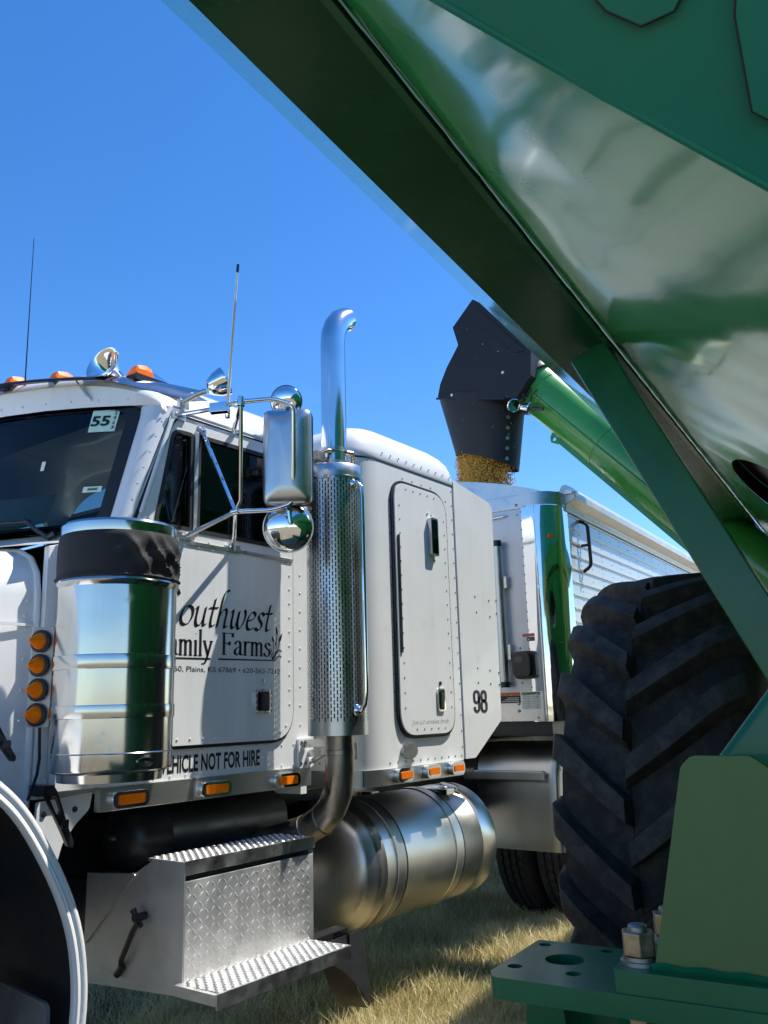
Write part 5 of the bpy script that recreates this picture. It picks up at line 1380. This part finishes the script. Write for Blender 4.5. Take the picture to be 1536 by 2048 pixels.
# ------------------------------------------------------------------ paper on the dashboard
mb = MB().add([(1.945, 3.60, 2.362), (1.955, 3.128, 2.318), (1.93, 3.160, 2.195), (1.92, 3.60, 2.20)], [(0, 1, 2, 3)])
mb.add([(1.947, 3.60, 2.362), (1.957, 3.128, 2.318), (1.932, 3.160, 2.195), (1.922, 3.60, 2.20)], [(3, 2, 1, 0)])
pp = put('paper_sheet', mesh_of(mb, PAPERM, 0, name='paper_sheet')); pp['label'] = 'pale green paper sheet propped on the dashboard behind the windshield'; pp['category'] = 'paper'

# ------------------------------------------------------------------ grass
gmat = bpy.data.materials.new('dry_grass'); gmat.use_nodes = True
N, L = gmat.node_tree.nodes, gmat.node_tree.links
ob = N.new('ShaderNodeAttribute'); ob.attribute_name = 'tint'
cr = N.new('ShaderNodeValToRGB'); els = cr.color_ramp.elements
els[0].position = 0; els[0].color = (.32, .29, .11, 1); els[1].position = 1; els[1].color = (.95, .87, .60, 1)
e = els.new(.35); e.color = (.58, .50, .23, 1); e = els.new(.65); e.color = (.84, .72, .42, 1)
L.new(ob.outputs['Fac'], cr.inputs[0]); L.new(cr.outputs[0], N['Principled BSDF'].inputs['Base Color'])
N['Principled BSDF'].inputs['Roughness'].default_value = .7
trn = N.new('ShaderNodeBsdfTranslucent'); L.new(cr.outputs[0], trn.inputs[0])
mxs = N.new('ShaderNodeMixShader'); mxs.inputs[0].default_value = .25
L.new(N['Principled BSDF'].outputs[0], mxs.inputs[1]); L.new(trn.outputs[0], mxs.inputs[2]); L.new(mxs.outputs[0], N['Material Output'].inputs[0])
rs = np.random.RandomState(5)
def blades(n, x0, x1, y0, y1, hmin, hmax, wid, lean=1.1):
    x = x0+rs.rand(n)*(x1-x0); y = y0+rs.rand(n)*(y1-y0)
    cl = .5+.5*np.sin(x*5.1+1.3*np.sin(y*4.2))*np.sin(y*6.3+1.7*np.sin(x*3.3))
    h = (hmin+(hmax-hmin)*rs.rand(n)**1.8)*(.55+.65*cl)
    a = rs.rand(n)*2*np.pi; ln = (rs.rand(n)**.7)*lean*h
    b = rs.rand(n)*2*np.pi
    w = wid*(.6+.8*rs.rand(n))
    dx, dy = np.cos(a), np.sin(a); sx, sy = np.cos(b)*w, np.sin(b)*w
    z = np.zeros(n)
    P = np.stack([np.stack([x-sx, y-sy, z], 1), np.stack([x+sx, y+sy, z], 1),
                  np.stack([x+dx*ln*.35-sx*.7, y+dy*ln*.35-sy*.7, h*.6], 1), np.stack([x+dx*ln*.35+sx*.7, y+dy*ln*.35+sy*.7, h*.6], 1),
                  np.stack([x+dx*ln, y+dy*ln, h], 1)], 1).reshape(-1, 3)
    gr = .5+.5*np.sin(x*1.9+.7+np.sin(y*2.3))*np.cos(y*1.6+np.sin(x*1.1))
    t = np.clip(.15+.62*rs.rand(n)+.32*(gr-.45)+.12*rs.randn(n), 0, 1)
    return P, np.repeat(t, 5)
sets = [blades(95000, 1.6, 7.2, 1.5, 4.6, .03, .11, .0022), blades(40000, 2.6, 6.2, 1.9, 3.6, .04, .15, .0018), blades(22000, 1.6, 7.2, 1.5, 4.6, .006, .022, .0016, 7.0), blades(16000, -1, 9, -1.5, 1.5, .03, .09, .003), blades(9000, 6, 14, 1, 9, .04, .12, .005)]
P = np.concatenate([s[0] for s in sets]); tt = np.concatenate([s[1] for s in sets]); n = len(P)//5
base = (np.arange(n)*5)[:, None]
quads = base+np.array([[0, 1, 3, 2]]); tris = base+np.array([[2, 3, 4]])
me = bpy.data.meshes.new('grass')
me.vertices.add(len(P)); me.vertices.foreach_set('co', P.astype(np.float32).ravel())
li = np.concatenate([quads.ravel(), tris.ravel()]); me.loops.add(len(li)); me.loops.foreach_set('vertex_index', li.astype(np.int32))
me.polygons.add(2*n)
ls = np.concatenate([np.arange(n)*4, 4*n+np.arange(n)*3]); me.polygons.foreach_set('loop_start', ls.astype(np.int32))
at_ = me.attributes.new('tint', 'FLOAT', 'POINT'); at_.data.foreach_set('value', tt.astype(np.float32))
me.update(calc_edges=True); me.validate()
me.materials.append(gmat)
gs = put('grass', me); gs['kind'] = 'stuff'; gs['label'] = 'short dry tan and green grass on the field'; gs['category'] = 'grass'
